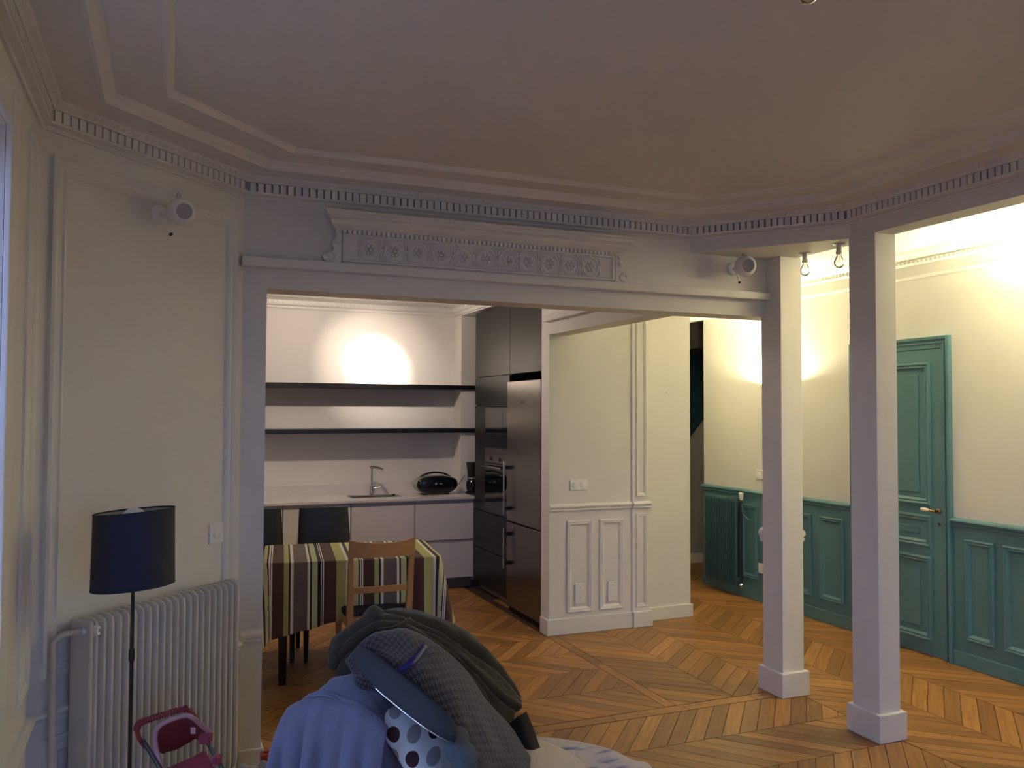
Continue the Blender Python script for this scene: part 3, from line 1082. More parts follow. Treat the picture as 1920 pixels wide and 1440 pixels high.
sp2 = light('lamp_halo', 'SPOT', t, Vector((0, 0, -.105)) + aim * .03, W_KITCHEN_BEAM * .20, LAMP_KITCHEN, spot_size=math.radians(44), spot_blend=1.0, shadow_soft_size=.03)
sp2.rotation_mode = 'QUATERNION'
sp2.rotation_quaternion = aim.to_track_quat('-Z', 'Y')
sp.rotation_mode = 'QUATERNION'
sp.rotation_quaternion = aim.to_track_quat('-Z', 'Y')
light('lamp_spill', 'POINT', t, Vector((0, 0, -.105)) + aim * .065, W_KITCHEN_SPILL, LAMP_KITCHEN, shadow_soft_size=.03)

# ---- switches and sockets: plates flat on a wall
def plate(name, loc, n, w, h, label, holes, kind='socket'):
    """holes: list of (u, v, type) with type 'r' rocker, 's' socket, 'b' blank dial"""
    n = Vector(n).normalized()
    uu = Vector((0, 0, 1)).cross(n).normalized()
    t = thing(name, loc, label, 'socket' if kind == 'socket' else 'switch')
    MB().obox(n * .005, uu, (0, 0, 1), n, w / 2, h / 2, .005).build('plate', PLASTIC, t, bevel=.003)
    for (a, b, ty) in holes:
        c = uu * a + Vector((0, 0, b)) + n * .009
        if ty == 's':
            MB().lathe([(.024, .002), (.022, .003), (.020, -.004), (0, -.004)], c, n, 20).build('socket_well', PLASTIC, t, smooth=True)
            m = MB()
            for q in (-.0095, .0095):
                m.lathe([(0, -.0035), (.0032, -.0035), (.0032, -.003), (0, -.003)], c + uu * q, n, 8)
            m.lathe([(0, -.0035), (.0030, -.0035), (.0030, .004), (0, .004)], c + Vector((0, 0, .010)), n, 8)
            m.build('pin_holes', DARKHOLE, t)
        elif ty == 'r':
            MB().lathe([(.022, .0), (.022, .0035), (.019, .0045), (0, .0055)], c, n, 20).build('rocker', PLASTIC, t, smooth=True)
        else:
            MB().lathe([(.021, .0), (.020, .002), (0, .002)], c, n, 20).build('blank_cover', PLASTIC, t, smooth=True)
    return t

plate('double_switch', (2.886, 5.72, 1.104), (0, -1, 0), .150, .080, 'white double light switch on the short panelled wall above the dado', [(-.036, 0, 'r'), (.036, 0, 'r')], 'switch')
plate('double_socket', (2.891, 5.712, .292), (0, -1, 0), .080, .150, 'white double power socket in the left wainscot panel of the short wall', [(0, .036, 's'), (0, -.036, 's')])
plate('double_socket', (3.169, 5.712, .292), (0, -1, 0), .080, .150, 'white socket plate in the right wainscot panel, its lower half blank', [(0, .036, 's'), (0, -.036, 'b')])
p = ch(0.905, .0, 1.104)
plate('light_switch', p, CN, .088, .088, 'white dial light switch on the angled wall at the right of the lamp', [(0, 0, 'r')], 'switch')
plate('double_switch', (XH, 6.06, 1.107), (-1, 0, 0), .150, .080, 'white double light switch on the hall wall above the teal dado', [(-.036, 0, 'r'), (.036, 0, 'r')], 'switch')
plate('wall_socket', (XH - .012, 6.05, .29), (-1, 0, 0), .085, .085, 'white power socket low on the teal wainscot beside the far column', [(0, 0, 's')])
t = thing('wall_hook', (3.739, 5.84, 1.818), 'tiny white hook on the bare hall end wall', 'hook')
MB().lathe([(0, 0), (.006, 0), (.005, .006), (.006, .010), (0, .012)], (0, 0, 0), (0, -1, 0), 10).build('pin', PLASTIC, t, smooth=True)

# ---- radiators
def radiator(name, loc, U, N, length, z0, z1, m_, fins, label, depth=.10, standoff=.04, fw=.43, inner=None):
    t = thing(name, loc, label, 'radiator')
    U, N = Vector(U), Vector(N)
    m = MB()
    p = length / fins
    mid = N * (standoff + depth / 2)
    shared = None
    for k in range(fins):
        c = U * ((k + .5) * p) + mid
        if shared is None:
            mm = MB()
            w = p * fw
            sec = []
            for a in range(10):
                ang = 2 * PI * a / 10
                sec.append(U * (w * math.cos(ang)) + N * (depth / 2 * math.copysign(abs(math.sin(ang)) ** .6, math.sin(ang))))
            rows = []
            for zz, s in ((z0, .5), (z0 + .015, .9), (z0 + .04, 1), (z1 - .04, 1), (z1 - .012, .92), (z1, .5)):
                rows.append([q * s + Vector((0, 0, zz)) for q in sec])
            mm.grid(rows, closed=True)
            mm.add(rows[0], [tuple(range(10))[::-1]]); mm.add(rows[-1], [tuple(range(10))])
            o = mm.build('radiator_column', m_, t, smooth=True)
            shared = o.data
        else:
            o = bpy.data.objects.new('radiator_column', shared); COL.objects.link(o); o.parent = t
        o.location = c
    for zz in (z0 + .05, z1 - .045):
        MB().obox(U * (length / 2) + mid + Vector((0, 0, zz)), U, N, (0, 0, 1), length / 2, depth * .30, .022).build('header_pipe', m_, t, bevel=.01)
    MB().obox(U * (length / 2) + mid + Vector((0, 0, (z0 + z1) / 2)), U, N, (0, 0, 1), length / 2 - .004, depth * .16, (z1 - z0) / 2 - .03).build('inner_plate', inner or m_, t)
    for f in (.2, .8):
        MB().obox(U * (length * f) + N * standoff / 2 + Vector((0, 0, z1 - .1)), U, N, (0, 0, 1), .01, standoff / 2, .02).build('wall_bracket', m_, t)
    return t

RP = ch(0.145, 0, 0)
r1 = radiator('column_radiator', RP, CU, CN, .775, .09, .905, RADWHITE, 22, 'white column radiator standing against the angled wall behind the floor lamp')
MB().obox(CU * (-.006) + CN * .09 + Vector((0, 0, .5)), CU, CN, (0, 0, 1), .008, .052, .40).build('end_panel', RADWHITE, r1, bevel=.008)
m = MB(); m.tube([CU * (-.005) + CN * .09 + Vector((0, 0, .86)), CU * (-.03) + CN * .09 + Vector((0, 0, .862)), CU * (-.075) + CN * .075 + Vector((0, 0, .862)), CU * (-.095) + CN * .06 + Vector((0, 0, .84)), CU * (-.095) + CN * .06 + Vector((0, 0, .4)), CU * (-.095) + CN * .06 + Vector((0, 0, 0))], .011, 10)
m.build('supply_pipe', RADWHITE, r1, smooth=True)
m = MB(); m.lathe([(0, 0), (.016, 0), (.018, .02), (.019, .045), (.016, .052), (0, .052)], CU * (-.005) + CN * .10 + Vector((0, 0, .862)), CN + CU * .5, 16)
m.build('valve_knob', PLASTIC, r1, smooth=True)
m = MB(); m.lathe([(0, 0), (.008, 0), (.006, .004), (0, .004)], CU * (-.005) + CN * .10 + Vector((0, 0, .862)) + (CN + CU * .5).normalized() * .052, CN + CU * .5, 12)
m.build('valve_cap', CHROME, r1, smooth=True)

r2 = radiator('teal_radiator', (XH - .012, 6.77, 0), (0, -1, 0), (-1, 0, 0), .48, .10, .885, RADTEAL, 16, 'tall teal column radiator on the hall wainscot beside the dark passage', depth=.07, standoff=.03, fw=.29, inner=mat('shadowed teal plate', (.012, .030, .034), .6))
MB().tube([(-.065, -.515, .86), (-.065, -.53, .80), (-.060, -.535, .74), (-.05, -.60, .70), (-.02, -.62, .70)], .007, 8).build('valve_pipe', RADTEAL, r2, smooth=True)
MB().tube([(-.065, -.52, .86), (-.065, -.52, .12)], .008, 8).build('drop_pipe', GAPM, r2, smooth=True)
MB().lathe([(0, 0), (.014, 0), (.017, .012), (.022, .05), (.022, .066), (0, .070)], (-.065, -.515, .87), (0, 0, 1), 16).build('thermostat_head', PORCELAIN, r2, smooth=True)
MB().lathe([(0, 0), (.014, 0), (.016, .03), (0, .035)], (-.065, -.52, .10), (-.4, -.2, .6), 12).build('lockshield_valve', CHROME, r2, smooth=True)

# ---- floor lamp
FLP = Vector((-0.097, 3.19, 0))
t = thing('floor_lamp', FLP, 'slim floor lamp with dark blue oval drum shade in front of the white radiator', 'lamp')
MB().lathe([(0, 0), (.12, 0), (.12, .010), (.11, .016), (.02, .022), (.012, .04), (0, .04)], n=32).build('base', BRASSDARK, t, smooth=True)
MB().cyl((0, 0, .03), (0, 0, 1.20), .0062, n=12).build('pole', BRASSDARK, t, smooth=True)
MB().lathe([(0, 0), (.009, 0), (.010, .01), (.010, .03), (.009, .04), (0, .04)], (0, 0, .795), n=12).build('pole_joint', BRASSDARK, t, smooth=True)
side = RGT.copy(); side.z = 0; side.normalize()
fw2 = FWD.copy(); fw2.z = 0; fw2.normalize()
def shade_ring(z, s, off=0):
    c = Vector((0, 0, z))
    return [c + side * (.134 * s * math.cos(k * 2 * PI / 48)) + fw2 * (.115 * s * math.sin(k * 2 * PI / 48)) + Vector((0, 0, .085 * .134 * s * math.cos(k * 2 * PI / 48))) for k in range(48)]
rows = [shade_ring(1.050, 1.02), shade_ring(1.055, 1.022), shade_ring(1.30, .990), shade_ring(1.305, .985)]
sh = MB().grid(rows, closed=True).build('shade', SHADE, t, smooth='all')
rows = [shade_ring(1.050, 1.005), shade_ring(1.305, .972)]
MB().grid(rows, closed=True).build('shade_lining', SHADEIN, sh, smooth='all')
for zz, s in ((1.050, 1.012), (1.305, .98)):
    MB().tube(shade_ring(zz, s), .003, 6, closed=True).build('shade_rim', SHADE, sh, smooth='all')
MB().lathe([(0, 1.15), (.014, 1.15), (.014, 1.20), (.02, 1.215), (.042, 1.245), (.046, 1.265), (.040, 1.295), (.022, 1.312), (0, 1.318)], n=20).build('light_bulb', mat('opal bulb', (.7, .7, .68), .3), t, smooth='all')
m = MB()
for k in range(3):
    a = k * 2 * PI / 3
    m.tube([(0, 0, 1.19), side * (.128 * math.cos(a)) + fw2 * (.108 * math.sin(a)) + Vector((0, 0, 1.16 + .011 * math.cos(a)))], .002, 5)
m.build('shade_carrier', BRASSDARK, t)

# ================================================================== kitchen
KF = 7.54      # fronts of the low cabinets
def low_cabinet(x0, x1, fronts, label):
    t = thing('base_cabinet', ((x0 + x1) / 2, KF, 0), label, 'cabinet', group='low kitchen cabinets')
    w = (x1 - x0) / 2
    MB().box(-w + .001, w - .001, .022, .56, .10, .835).build('body', CABWHITE, t)
    MB().box(-w, w, .07, .55, 0, .10).build('plinth', mat('grey plinth', (.16, .14, .13), .5), t)
    for z0, z1 in fronts:
        f = MB().box(-w + .0025, w - .0025, 0, .020, z0, z1).build('drawer_front' if len(fronts) > 1 else 'door', CABWHITE, t, bevel=.002)
        MB().box(-w + .0025, w - .0025, .006, .020, z1, z1 + .022).build('grip_channel', mat('grip channel', (.36, .34, .33), .4), f)
    return t

low_cabinet(0.34, 0.944, [(.105, .795)], 'pale base cabinet at the left end, mostly behind the black chairs')
low_cabinet(-.95, 0.338, [(.105, .795)], 'pale base cabinet hidden behind the jamb of the opening')
low_cabinet(0.946, 1.536, [(.105, .795)], 'pale base cabinet left of the sink behind the second black chair')
low_cabinet(1.538, 2.125, [(.105, .795)], 'pale base cabinet under the sink and tap')
low_cabinet(2.127, 2.698, [(.105, .430), (.460, .795)], 'pale base cabinet with two wide drawers beside the dark tall unit')

# worktop with the sink cut out
SX0, SX1, SY0, SY1 = 1.592, 2.035, 7.735, 7.925
t = thing('worktop', (0.9, 7.52, .835), 'pale composite worktop running along the kitchen back wall', 'worktop')
ox, oy, oz = 0.9, 7.52, .835
m = MB()
for (x0, x1, y0, y1) in ((KXL, SX0, 7.52, 8.10), (SX1, 2.70, 7.52, 8.10), (SX0, SX1, 7.52, SY0), (SX0, SX1, SY1, 8.10)):
    m.box(x0 - ox, x1 - ox, y0 - oy, y1 - oy, 0, .022)
m.build('slab', WORKTOP, t)
MB().box(KXL - ox, 2.68 - ox, 8.098 - oy, 8.119 - oy, .0, .125).build('upstand', WORKTOP, t, bevel=.003)
t = thing('sink', ((SX0 + SX1) / 2, (SY0 + SY1) / 2, .68), 'small steel sink set into the pale worktop', 'sink')
hx, hy = (SX1 - SX0) / 2, (SY1 - SY0) / 2
m = MB()
m.add([(-hx, -hy, .172), (hx, -hy, .172), (hx, hy, .172), (-hx, hy, .172), (-hx, -hy, .02), (hx, -hy, .02), (hx, hy, .02), (-hx, hy, .02)],
      [(0, 1, 5, 4), (1, 2, 6, 5), (2, 3, 7, 6), (3, 0, 4, 7), (4, 5, 6, 7)])
m.build('basin', STEEL, t)
MB().frame((0, 0, .177), (1, 0, 0), (0, 1, 0), (0, 0, 1), -hx - .012, hx + .012, -hy - .012, hy + .012, [(0, 0), (0, .004), (.010, .004), (.013, -.006)]).build('rim', STEEL, t)
MB().lathe([(0, 0), (.03, 0), (.026, .004), (0, .004)], (.08, 0, .021), n=16).build('drain', CHROME, t, smooth=True)
MB().lathe([(0, 0), (.014, 0), (.014, .012), (0, .014)], (hx - .04, -.01, .181), n=14).build('plug_knob', BLACK, t, smooth=True)
t = thing('kitchen_tap', (1.822, 7.985, .857), 'tall slim chrome kitchen tap with a short angled spout behind the sink', 'tap')
TAPM = mat('satin nickel', (.62, .60, .57), .25, metal=1.0)
MB().lathe([(0, 0), (.026, 0), (.026, .006), (.020, .012), (.019, .085), (0, .085)], n=18).build('base', TAPM, t, smooth=True)
MB().tube([(0, 0, .08), (0, 0, .20), (0, 0, .262)], .010, 12).build('riser', TAPM, t, smooth=True)
MB().tube([(-.014, 0, .262), (.02, -.03, .262), (.062, -.09, .255), (.078, -.11, .238)], [.012, .012, .012, .014], 12).build('spout', TAPM, t, smooth=True)
MB().tube([(.015, 0, .06), (.05, -.01, .066), (.085, -.02, .078)], [.010, .008, .007], 10).build('lever', TAPM, t, smooth=True)

# shelves
for z, lab in ((1.869, 'long black wall shelf, the upper of two, under the lit wall'), (1.447, 'long black wall shelf, the lower of two, above the worktop')):
    t = thing('wall_shelf', (.9, 8.11, z), lab, 'shelf', group='black kitchen shelves')
    MB().box(KXL - .9, 2.675 - .9, -.262, .008, 0, .042).build('board', BLACK, t, bevel=.002)
    MB().box(2.675 - .9, 2.92 - .9, -.262, -.235, 0, .042).build('return_end', BLACK, t, bevel=.002)

# tall dark units
TX = 2.70
def front(parent, y0, y1, z0, z1, name='door', m_=None, x=0.0, bev=.0015):
    return MB().box(x, x + .02, y0 + .002, y1 - .002, z0 + .002, z1 - .002).build(name, m_ or ANTHRA, parent, bevel=bev)
t = thing('tall_oven_unit', (TX, 6.655, 0), 'dark anthracite tall unit with built-in ovens, left of the fridge', 'cabinet')
W = 7.52 - 6.655
MB().box(.021, .60, 0, W, .06, 2.585).build('carcass', ANTHRA, t)
MB().box(.055, .58, .0, W, 0, .06).build('plinth', mat('pale metal plinth', (.36, .34, .33), .35, metal=.4), t)
YO0, YO1 = 6.635 - 6.655 + .03, 7.215 - 6.655
front(t, 0, W, 1.972, 2.58)
front(t, 0, W, 1.715, 1.970, 'filler_panel')
front(t, YO1, W, .745, 1.713, 'filler_panel')
front(t, 0, W, .40, .743)
front(t, 0, W, .065, .398, 'drawer_front')

def appliance(name, y0, y1, z0, z1, label):
    return thing(name, (TX, 6.655, 0), label, 'oven')
a = appliance('compact_oven', YO0, YO1, 1.37, 1.71, 'black glass compact oven, the upper appliance in the dark tall unit')
MB().box(-.004, .30, YO0 - .02, YO1, 1.345, 1.712).build('housing', BLACK, a, bevel=.002)
MB().box(-.012, -.004, YO0 - .016, YO1 - .004, 1.46, 1.708).build('glass_door', GLASSBLK, a, bevel=.002)
MB().box(-.0135, -.012, YO0 + .12, YO1 - .11, 1.50, 1.66).build('window', mat('grey oven window', (.035, .037, .034), .08), a)
MB().box(-.014, -.004, YO0 - .016, YO1 - .004, 1.35, 1.455).build('control_panel', GLASSBLK, a, bevel=.002)
b = appliance('built_in_oven', YO0, YO1, .75, 1.34, 'steel and black built-in oven, the lower appliance in the dark tall unit')
MB().box(-.004, .45, YO0 - .02, YO1, .748, 1.343).build('housing', BLACK, b, bevel=.002)
MB().box(-.015, -.004, YO0 - .016, YO1 - .002, 1.285, 1.325).build('steel_strip', STEEL, b, bevel=.002)
MB().box(-.014, -.004, YO0 - .016, YO1 - .002, 1.20, 1.282).build('control_panel', STEEL, b, bevel=.002)
MB().box(-.014, -.004, YO0 - .016, YO1 - .002, .765, 1.195).build('glass_door', GLASSBLK, b, bevel=.002)
h = MB().tube([(-.05, YO0 + .05, 1.165), (-.05, YO1 - .03, 1.165)], .009, 10).build('handle_bar', CHROME, b, smooth=True)
for yy in (YO0 + .08, YO1 - .06):
    MB().cyl((-.012, yy, 1.165), (-.05, yy, 1.165), .006, n=8).build('handle_post', CHROME, h)
for yy in (YO0 + .17, YO1 - .17):
    MB().lathe([(0, 0), (.020, 0), (.018, .02), (0, .022)], (-.014, yy, 1.24), (-1, 0, 0), 16).build('dial', STEEL, b, smooth=True)

t = thing('fridge_cabinet', (TX, 5.955, 1.97), 'dark anthracite wall cabinet above the steel fridge', 'cabinet')
MB().box(.021, .60, 0, .698, .002, .61).build('carcass', ANTHRA, t)
front(t, 0, .698, 0.002, .605)
t = thing('side_panel', (TX + .02, 6.635, 0), 'thin black gap panel between oven unit and fridge', 'panel')
MB().box(0, .55, 0, .018, 0, 1.965).build('board', GAPM, t)
MB().box(.0, .02, .001, .017, 0, 1.965).build('edge_strip', BLACK, t)

# fridge
t = thing('fridge', (2.655, 5.905, 0), 'tall brushed steel fridge freezer with two bar handles', 'fridge')
FW_ = 6.615 - 5.905
MB().box(.045, .62, .01, FW_ - .015, .03, 1.90).build('cabinet', mat('fridge side grey', (.10, .095, .09), .5), t, bevel=.004)
up = MB().box(0, .042, 0.005, FW_ - .012, .745, 1.905).build('upper_door', STEEL, t, bevel=.006, seg=3)
lo = MB().box(0, .042, 0.005, FW_ - .012, .040, .735).build('lower_door', STEEL, t, bevel=.006, seg=3)
MB().box(.02, .55, .02, FW_ - .03, 0, .035).build('kick_strip', BLACK, t)
for d_, z0, z1 in ((up, .80, 1.24), (lo, .35, .69)):
    hb = MB().box(-.052, -.040, FW_ - .075, FW_ - .060, z0, z1).build('handle_bar', CHROME, d_, bevel=.003)
    for zz in (z0 + .05, z1 - .05):
        MB().box(-.042, .0, FW_ - .085, FW_ - .055, zz - .015, zz + .015).build('handle_mount', BLACK, hb, bevel=.003)
MB().box(-.0008, 0, .30, .40, 1.725, 1.732).build('badge', CHROME, up)

# boombox
t = thing('boombox', (2.405, 7.84, .8575), 'oval black portable radio with carry handle and silver side on the worktop', 'radio')
def oval(s, y, cz=.102):
    pts = []
    for k in range(40):
        a = 2 * PI * k / 40
        x, z = math.cos(a), math.sin(a)
        pts.append((.215 * s * math.copysign(abs(x) ** .8, x), y, cz + (.082 if z > 0 else .100) * s * math.copysign(abs(z) ** .85, z)))
    return pts
rows = [oval(.90, .06), oval(.98, .04), oval(1.0, 0), oval(1.0, -.05), oval(.97, -.07), oval(.93, -.076)]
m = MB().grid(rows, closed=True); m.add(rows[0], [tuple(range(40))]); m.build('shell', SILVER, t, smooth=True)
rows = [oval(.935, -.072), oval(.93, -.084), oval(.80, -.092), oval(.4, -.096), oval(.05, -.097)]
m = MB().grid(rows, closed=True); m.build('front_panel', mat('gloss black plastic', (.006, .006, .006), .14), t, smooth='all')
for s in (-1, 1):
    MB().lathe([(.046, .0), (.048, .003), (.042, .004), (.02, .001), (0, .003)], (s * .112, -.090, .098), (0, -1, 0), 24).build('speaker', BLACK, t, smooth=True)
MB().box(-.045, .045, -.098, -.088, .132, .150).build('display', GLASSBLK, t, bevel=.003)
MB().lathe([(0, 0), (.016, 0), (.014, .012), (0, .013)], (-.015, -.096, .105), (0, -1, 0), 16).build('volume_dial', CHROME, t, smooth=True)
MB().box(.02, .045, -.102, -.094, .10, .112).build('buttons', SILVER, t, bevel=.002)
MB().tube(catmull([(-.175, -.01, .140), (-.13, -.01, .178), (-.07, -.01, .202), (0, -.01, .210), (.07, -.01, .202), (.13, -.01, .178), (.175, -.01, .140)], 25), .010, 10).build('carry_handle', BLACK, t, smooth='all')
m = MB()
for x in (-.11, .11):
    m.box(x - .02, x + .02, -.06, .04, 0, .012)
m.build('feet', BLACK, t)
tag(MB().tube(catmull([(2.62, 7.92, .95), (2.655, 7.90, .93), (2.69, 7.87, .99), (2.72, 7.86, 1.03)], 20), .0028, 6).build('power_cord', BLACK, smooth='all'), 'thin dark cord between the black radio and the coffee maker', 'cord')
# coffee maker
t = thing('coffee_maker', (2.765, 7.76, .857), 'black coffee maker with glass jug beside the dark tall unit', 'coffee maker')
m = MB(); m.lathe([(0, 0), (.068, 0), (.072, .01), (.070, .022), (0, .022)], n=24); m.build('hotplate', BLACK, t, smooth=True)
MB().lathe([(0, .024), (.052, .024), (.064, .05), (.066, .09), (.055, .125), (.045, .14), (.045, .145), (0, .145)], n=24).build('jug', GLASSBLK, t, smooth=True)
MB().lathe([(0, .146), (.044, .146), (.046, .160), (0, .162)], n=20).build('jug_lid', SILVER, t, smooth=True)
MB().lathe([(0, .170), (.048, .170), (.066, .30), (.066, .306), (0, .308)], n=24).build('filter_head', BLACK, t, smooth=True)
MB().box(-.028, .028, .045, .09, 0, .29).build('tower', BLACK, t, bevel=.01)
MB().tube([(-.05, -.03, .13), (-.075, -.045, .125), (-.08, -.05, .09), (-.06, -.04, .05)], .006, 8).build('jug_handle', BLACK, t, smooth='all')

# ================================================================== table, cloth and chairs
TC = Vector((1.112, 5.468, 0)); TR = math.radians(-7.0)
TLX, TLY, TH = .515, .345, .745
t = thing('dining_table', TC, 'dark legged dining table under the striped tablecloth', 'table', TR)
MB().box(-TLX, TLX, -TLY, TLY, TH - .03, TH).build('tabletop', BLACKWOOD, t, bevel=.004)
m = MB()
for (x0, x1, y0, y1) in ((-TLX + .06, TLX - .06, -TLY + .05, -TLY + .07), (-TLX + .06, TLX - .06, TLY - .07, TLY - .05), (-TLX + .05, -TLX + .07, -TLY + .06, TLY - .06), (TLX - .07, TLX - .05, -TLY + .06, TLY - .06)):
    m.box(x0, x1, y0, y1, TH - .12, TH - .03)
m.build('apron', BLACKWOOD, t)
for sx in (-1, 1):
    for sy in (-1, 1):
        x, y = sx * (TLX - .10), sy * (TLY - .12)
        m = MB()
        m.add([(x + a * .034, y + b * .034, TH - .03) for a, b in ((-1, -1), (1, -1), (1, 1), (-1, 1))] + [(x + a * .022, y + b * .022, 0) for a, b in ((-1, -1), (1, -1), (1, 1), (-1, 1))],
              [(0, 1, 2, 3), (7, 6, 5, 4), (4, 5, 1, 0), (5, 6, 2, 1), (6, 7, 3, 2), (7, 4, 0, 3)])
        m.build('leg', BLACKWOOD, t, bevel=.003)

def stripe_mat():
    m = bpy.data.materials.new('striped cotton cloth')
    m.use_nodes = True
    nt = m.node_tree
    b = nt.nodes['Principled BSDF']
    b.inputs['Roughness'].default_value = .8
    uv = nt.nodes.new('ShaderNodeUVMap')
    sx = nt.nodes.new('ShaderNodeSeparateXYZ')
    nt.links.new(uv.outputs[0], sx.inputs[0])
    dv = nt.nodes.new('ShaderNodeMath'); dv.operation = 'DIVIDE'; dv.inputs[1].default_value = .53
    nt.links.new(sx.outputs[0], dv.inputs[0])
    fr = nt.nodes.new('ShaderNodeMath'); fr.operation = 'FRACT'
    nt.links.new(dv.outputs[0], fr.inputs[0])
    rp = nt.nodes.new('ShaderNodeValToRGB')
    rp.color_ramp.interpolation = 'CONSTANT'
    BR, GR, BK, WH, GB, PG, YG, DK, PY = (.075, .036, .028), (.40, .42, .16), (.012, .010, .012), (.78, .74, .68), (.155, .125, .115), (.50, .54, .30), (.44, .44, .17), (.05, .042, .042), (.66, .62, .34)
    seq = [(BR, 63), (GR, 27), (BK, 10), (WH, 16), (GB, 77), (WH, 15), (BK, 10), (PG, 32), (BK, 18), (WH, 5), (BK, 5), (WH, 7), (BR, 70), (YG, 55), (WH, 15), (DK, 20), (PY, 35), (BK, 8), (WH, 7), (BK, 5), (WH, 8)]
    tot = sum(w for _, w in seq)
    pos = 0
    el = rp.color_ramp.elements
    for i, (c, w) in enumerate(seq):
        if i < 2:
            e_ = el[i]
            e_.position = pos / tot
        else:
            e_ = el.new(pos / tot)
        e_.color = (*c, 1)
        pos += w
    nt.links.new(fr.outputs[0], rp.inputs[0])
    nt.links.new(rp.outputs[0], b.inputs['Base Color'])
    n = nt.nodes.new('ShaderNodeTexNoise'); n.inputs['Scale'].default_value = 14
    tc = nt.nodes.new('ShaderNodeTexCoord')
    nt.links.new(tc.outputs['Object'], n.inputs['Vector'])
    bp = nt.nodes.new('ShaderNodeBump'); bp.inputs['Strength'].default_value = .25; bp.inputs['Distance'].default_value = .02
    nt.links.new(n.outputs['Fac'], bp.inputs['Height'])
    nt.links.new(bp.outputs['Normal'], b.inputs['Normal'])
    return m

# cloth: flat over the top, skirt with flutes and hanging corners
cl = MB(); cl.uv = []
CXm, CYm = TLX + .012, TLY + .012
def perim(f):
    """point and outward normal on the rounded rectangle, f in 0..1 starting at front left, going right"""
    r = .035
    segs = [((-CXm + r, -CYm), (CXm - r, -CYm)), ((CXm, -CYm + r), (CXm, CYm - r)), ((CXm - r, CYm), (-CXm + r, CYm)), ((-CXm, CYm - r), (-CXm, -CYm + r))]
    cor = [(CXm - r, -CYm + r, -PI / 2), (CXm - r, CYm - r, 0), (-CXm + r, CYm - r, PI / 2), (-CXm + r, -CYm + r, PI)]
    ls = [math.dist(*s_) for s_ in segs]
    arc = r * PI / 2 * 2.2
    T = sum(ls) + 4 * arc
    d_ = f * T
    for i in range(4):
        if d_ <= ls[i]:
            q = d_ / ls[i]
            a_, b_ = segs[i]
            nn = [(0, -1), (1, 0), (0, 1), (-1, 0)][i]
            return (a_[0] + (b_[0] - a_[0]) * q, a_[1] + (b_[1] - a_[1]) * q), nn, 0.0
        d_ -= ls[i]
        if d_ <= arc:
            q = d_ / arc
            cx_, cy_, a0_ = cor[i]
            a_ = a0_ + q * PI / 2
            return (cx_ + r * math.cos(a_), cy_ + r * math.sin(a_)), (math.cos(a_), math.sin(a_)), math.sin(q * PI)
        d_ -= arc
    return ((-CXm + r, -CYm)), (0, -1), 0.0
NP = 260
rows_v, rows_uv = [], []
ztop = TH + .006
for s_ in (0.0, .5, .93):
    rows_v.append([]); rows_uv.append([])
    for k in range(NP):
        p_, n_, c_ = perim(k / NP)
        rows_v[-1].append((p_[0] * s_, p_[1] * s_, ztop)); rows_uv[-1].append((p_[0] * s_ + 2.07, p_[1] * s_))
for j in range(14):
    f = j / 13
    rows_v.append([]); rows_uv.append([])
    for k in range(NP):
        p_, n_, c_ = perim(k / NP)
        x, y = p_
        u_ = (x + CXm) / (2 * CXm)
        base = .335 + .11 * max(0, (1 - u_ * 2.2)) ** 1.0 if y < 0 else .33
        if y < 0 and u_ > .8:
            base = .335 + .02 * (u_ - .8) / .2
        drop = base + .05 * c_
        fl_ = math.sin(k / NP * 2 * PI * 17 + 1.3 * math.sin(k * .11)) * .5 + .5 * math.sin(k / NP * 2 * PI * 29 + 2)
        dz = drop * f
        out = .006 + f ** 1.3 * (.012 + .014 * fl_) + c_ * f * .095 + (.008 if f > 0 else 0) * min(1, f * 8)
        edge = min(1, f * 12)
        rows_v[-1].append((x + n_[0] * out, y + n_[1] * out, ztop - (1 - math.cos(edge * PI / 2)) * .006 - dz + .0))
        ue = x + (max(0, n_[0]) - max(0, -n_[0])) * dz * .55
        rows_uv[-1].append((ue + 2.07, y))
cl.grid(rows_v, closed=True)
cl.uv = [q for r_ in rows_uv for q in r_]
# phase so that a brown band starts where the photo has it
o = cl.build('tablecloth', stripe_mat(), smooth='all')
o.location = TC; o.rotation_euler = (0, 0, TR)
tag(o, 'brown, lime and white striped tablecloth hanging over the dining table', 'tablecloth')
CLOTH = o

# wooden chair
t = thing('dining_chair', (1.195, 5.16, 0), 'light beech wooden chair with dark seat, back towards the camera', 'chair', math.radians(-2))
def leg4(m, x, y, z0, z1, w0, w1, dx=0, dy=0):
    m.add([(x + a * w0, y + b * w0, z0) for a, b in ((-1, -1), (1, -1), (1, 1), (-1, 1))] + [(x + dx + a * w1, y + dy + b * w1, z1) for a, b in ((-1, -1), (1, -1), (1, 1), (-1, 1))],
          [(3, 2, 1, 0), (4, 5, 6, 7), (0, 1, 5, 4), (1, 2, 6, 5), (2, 3, 7, 6), (3, 0, 4, 7)])
for sx in (-1, 1):
    m = MB(); leg4(m, sx * .175, .225, 0, .44, .013, .018); m.build('leg', BEECH, t, bevel=.003)
    m = MB(); leg4(m, sx * .175, -.175, 0, .46, .014, .019, 0, -.015)
    leg4(m, sx * .175, -.190, .46, .84, .019, .014, sx * .006, -.055)
    m.build('back_leg', BEECH, t, bevel=.003)
m = MB()
rows = []
for k in range(13):
    f = k / 12; x = -.195 + .39 * f
    yb = -.246 - .030 * (1 - (2 * f - 1) ** 2) 
    rows.append([(x, yb, .800 + .004), (x, yb - .008, .905 - .022 * (1 - (2 * f - 1) ** 2)), (x, yb - .026, .905 - .022 * (1 - (2 * f - 1) ** 2)), (x, yb - .018, .800)])
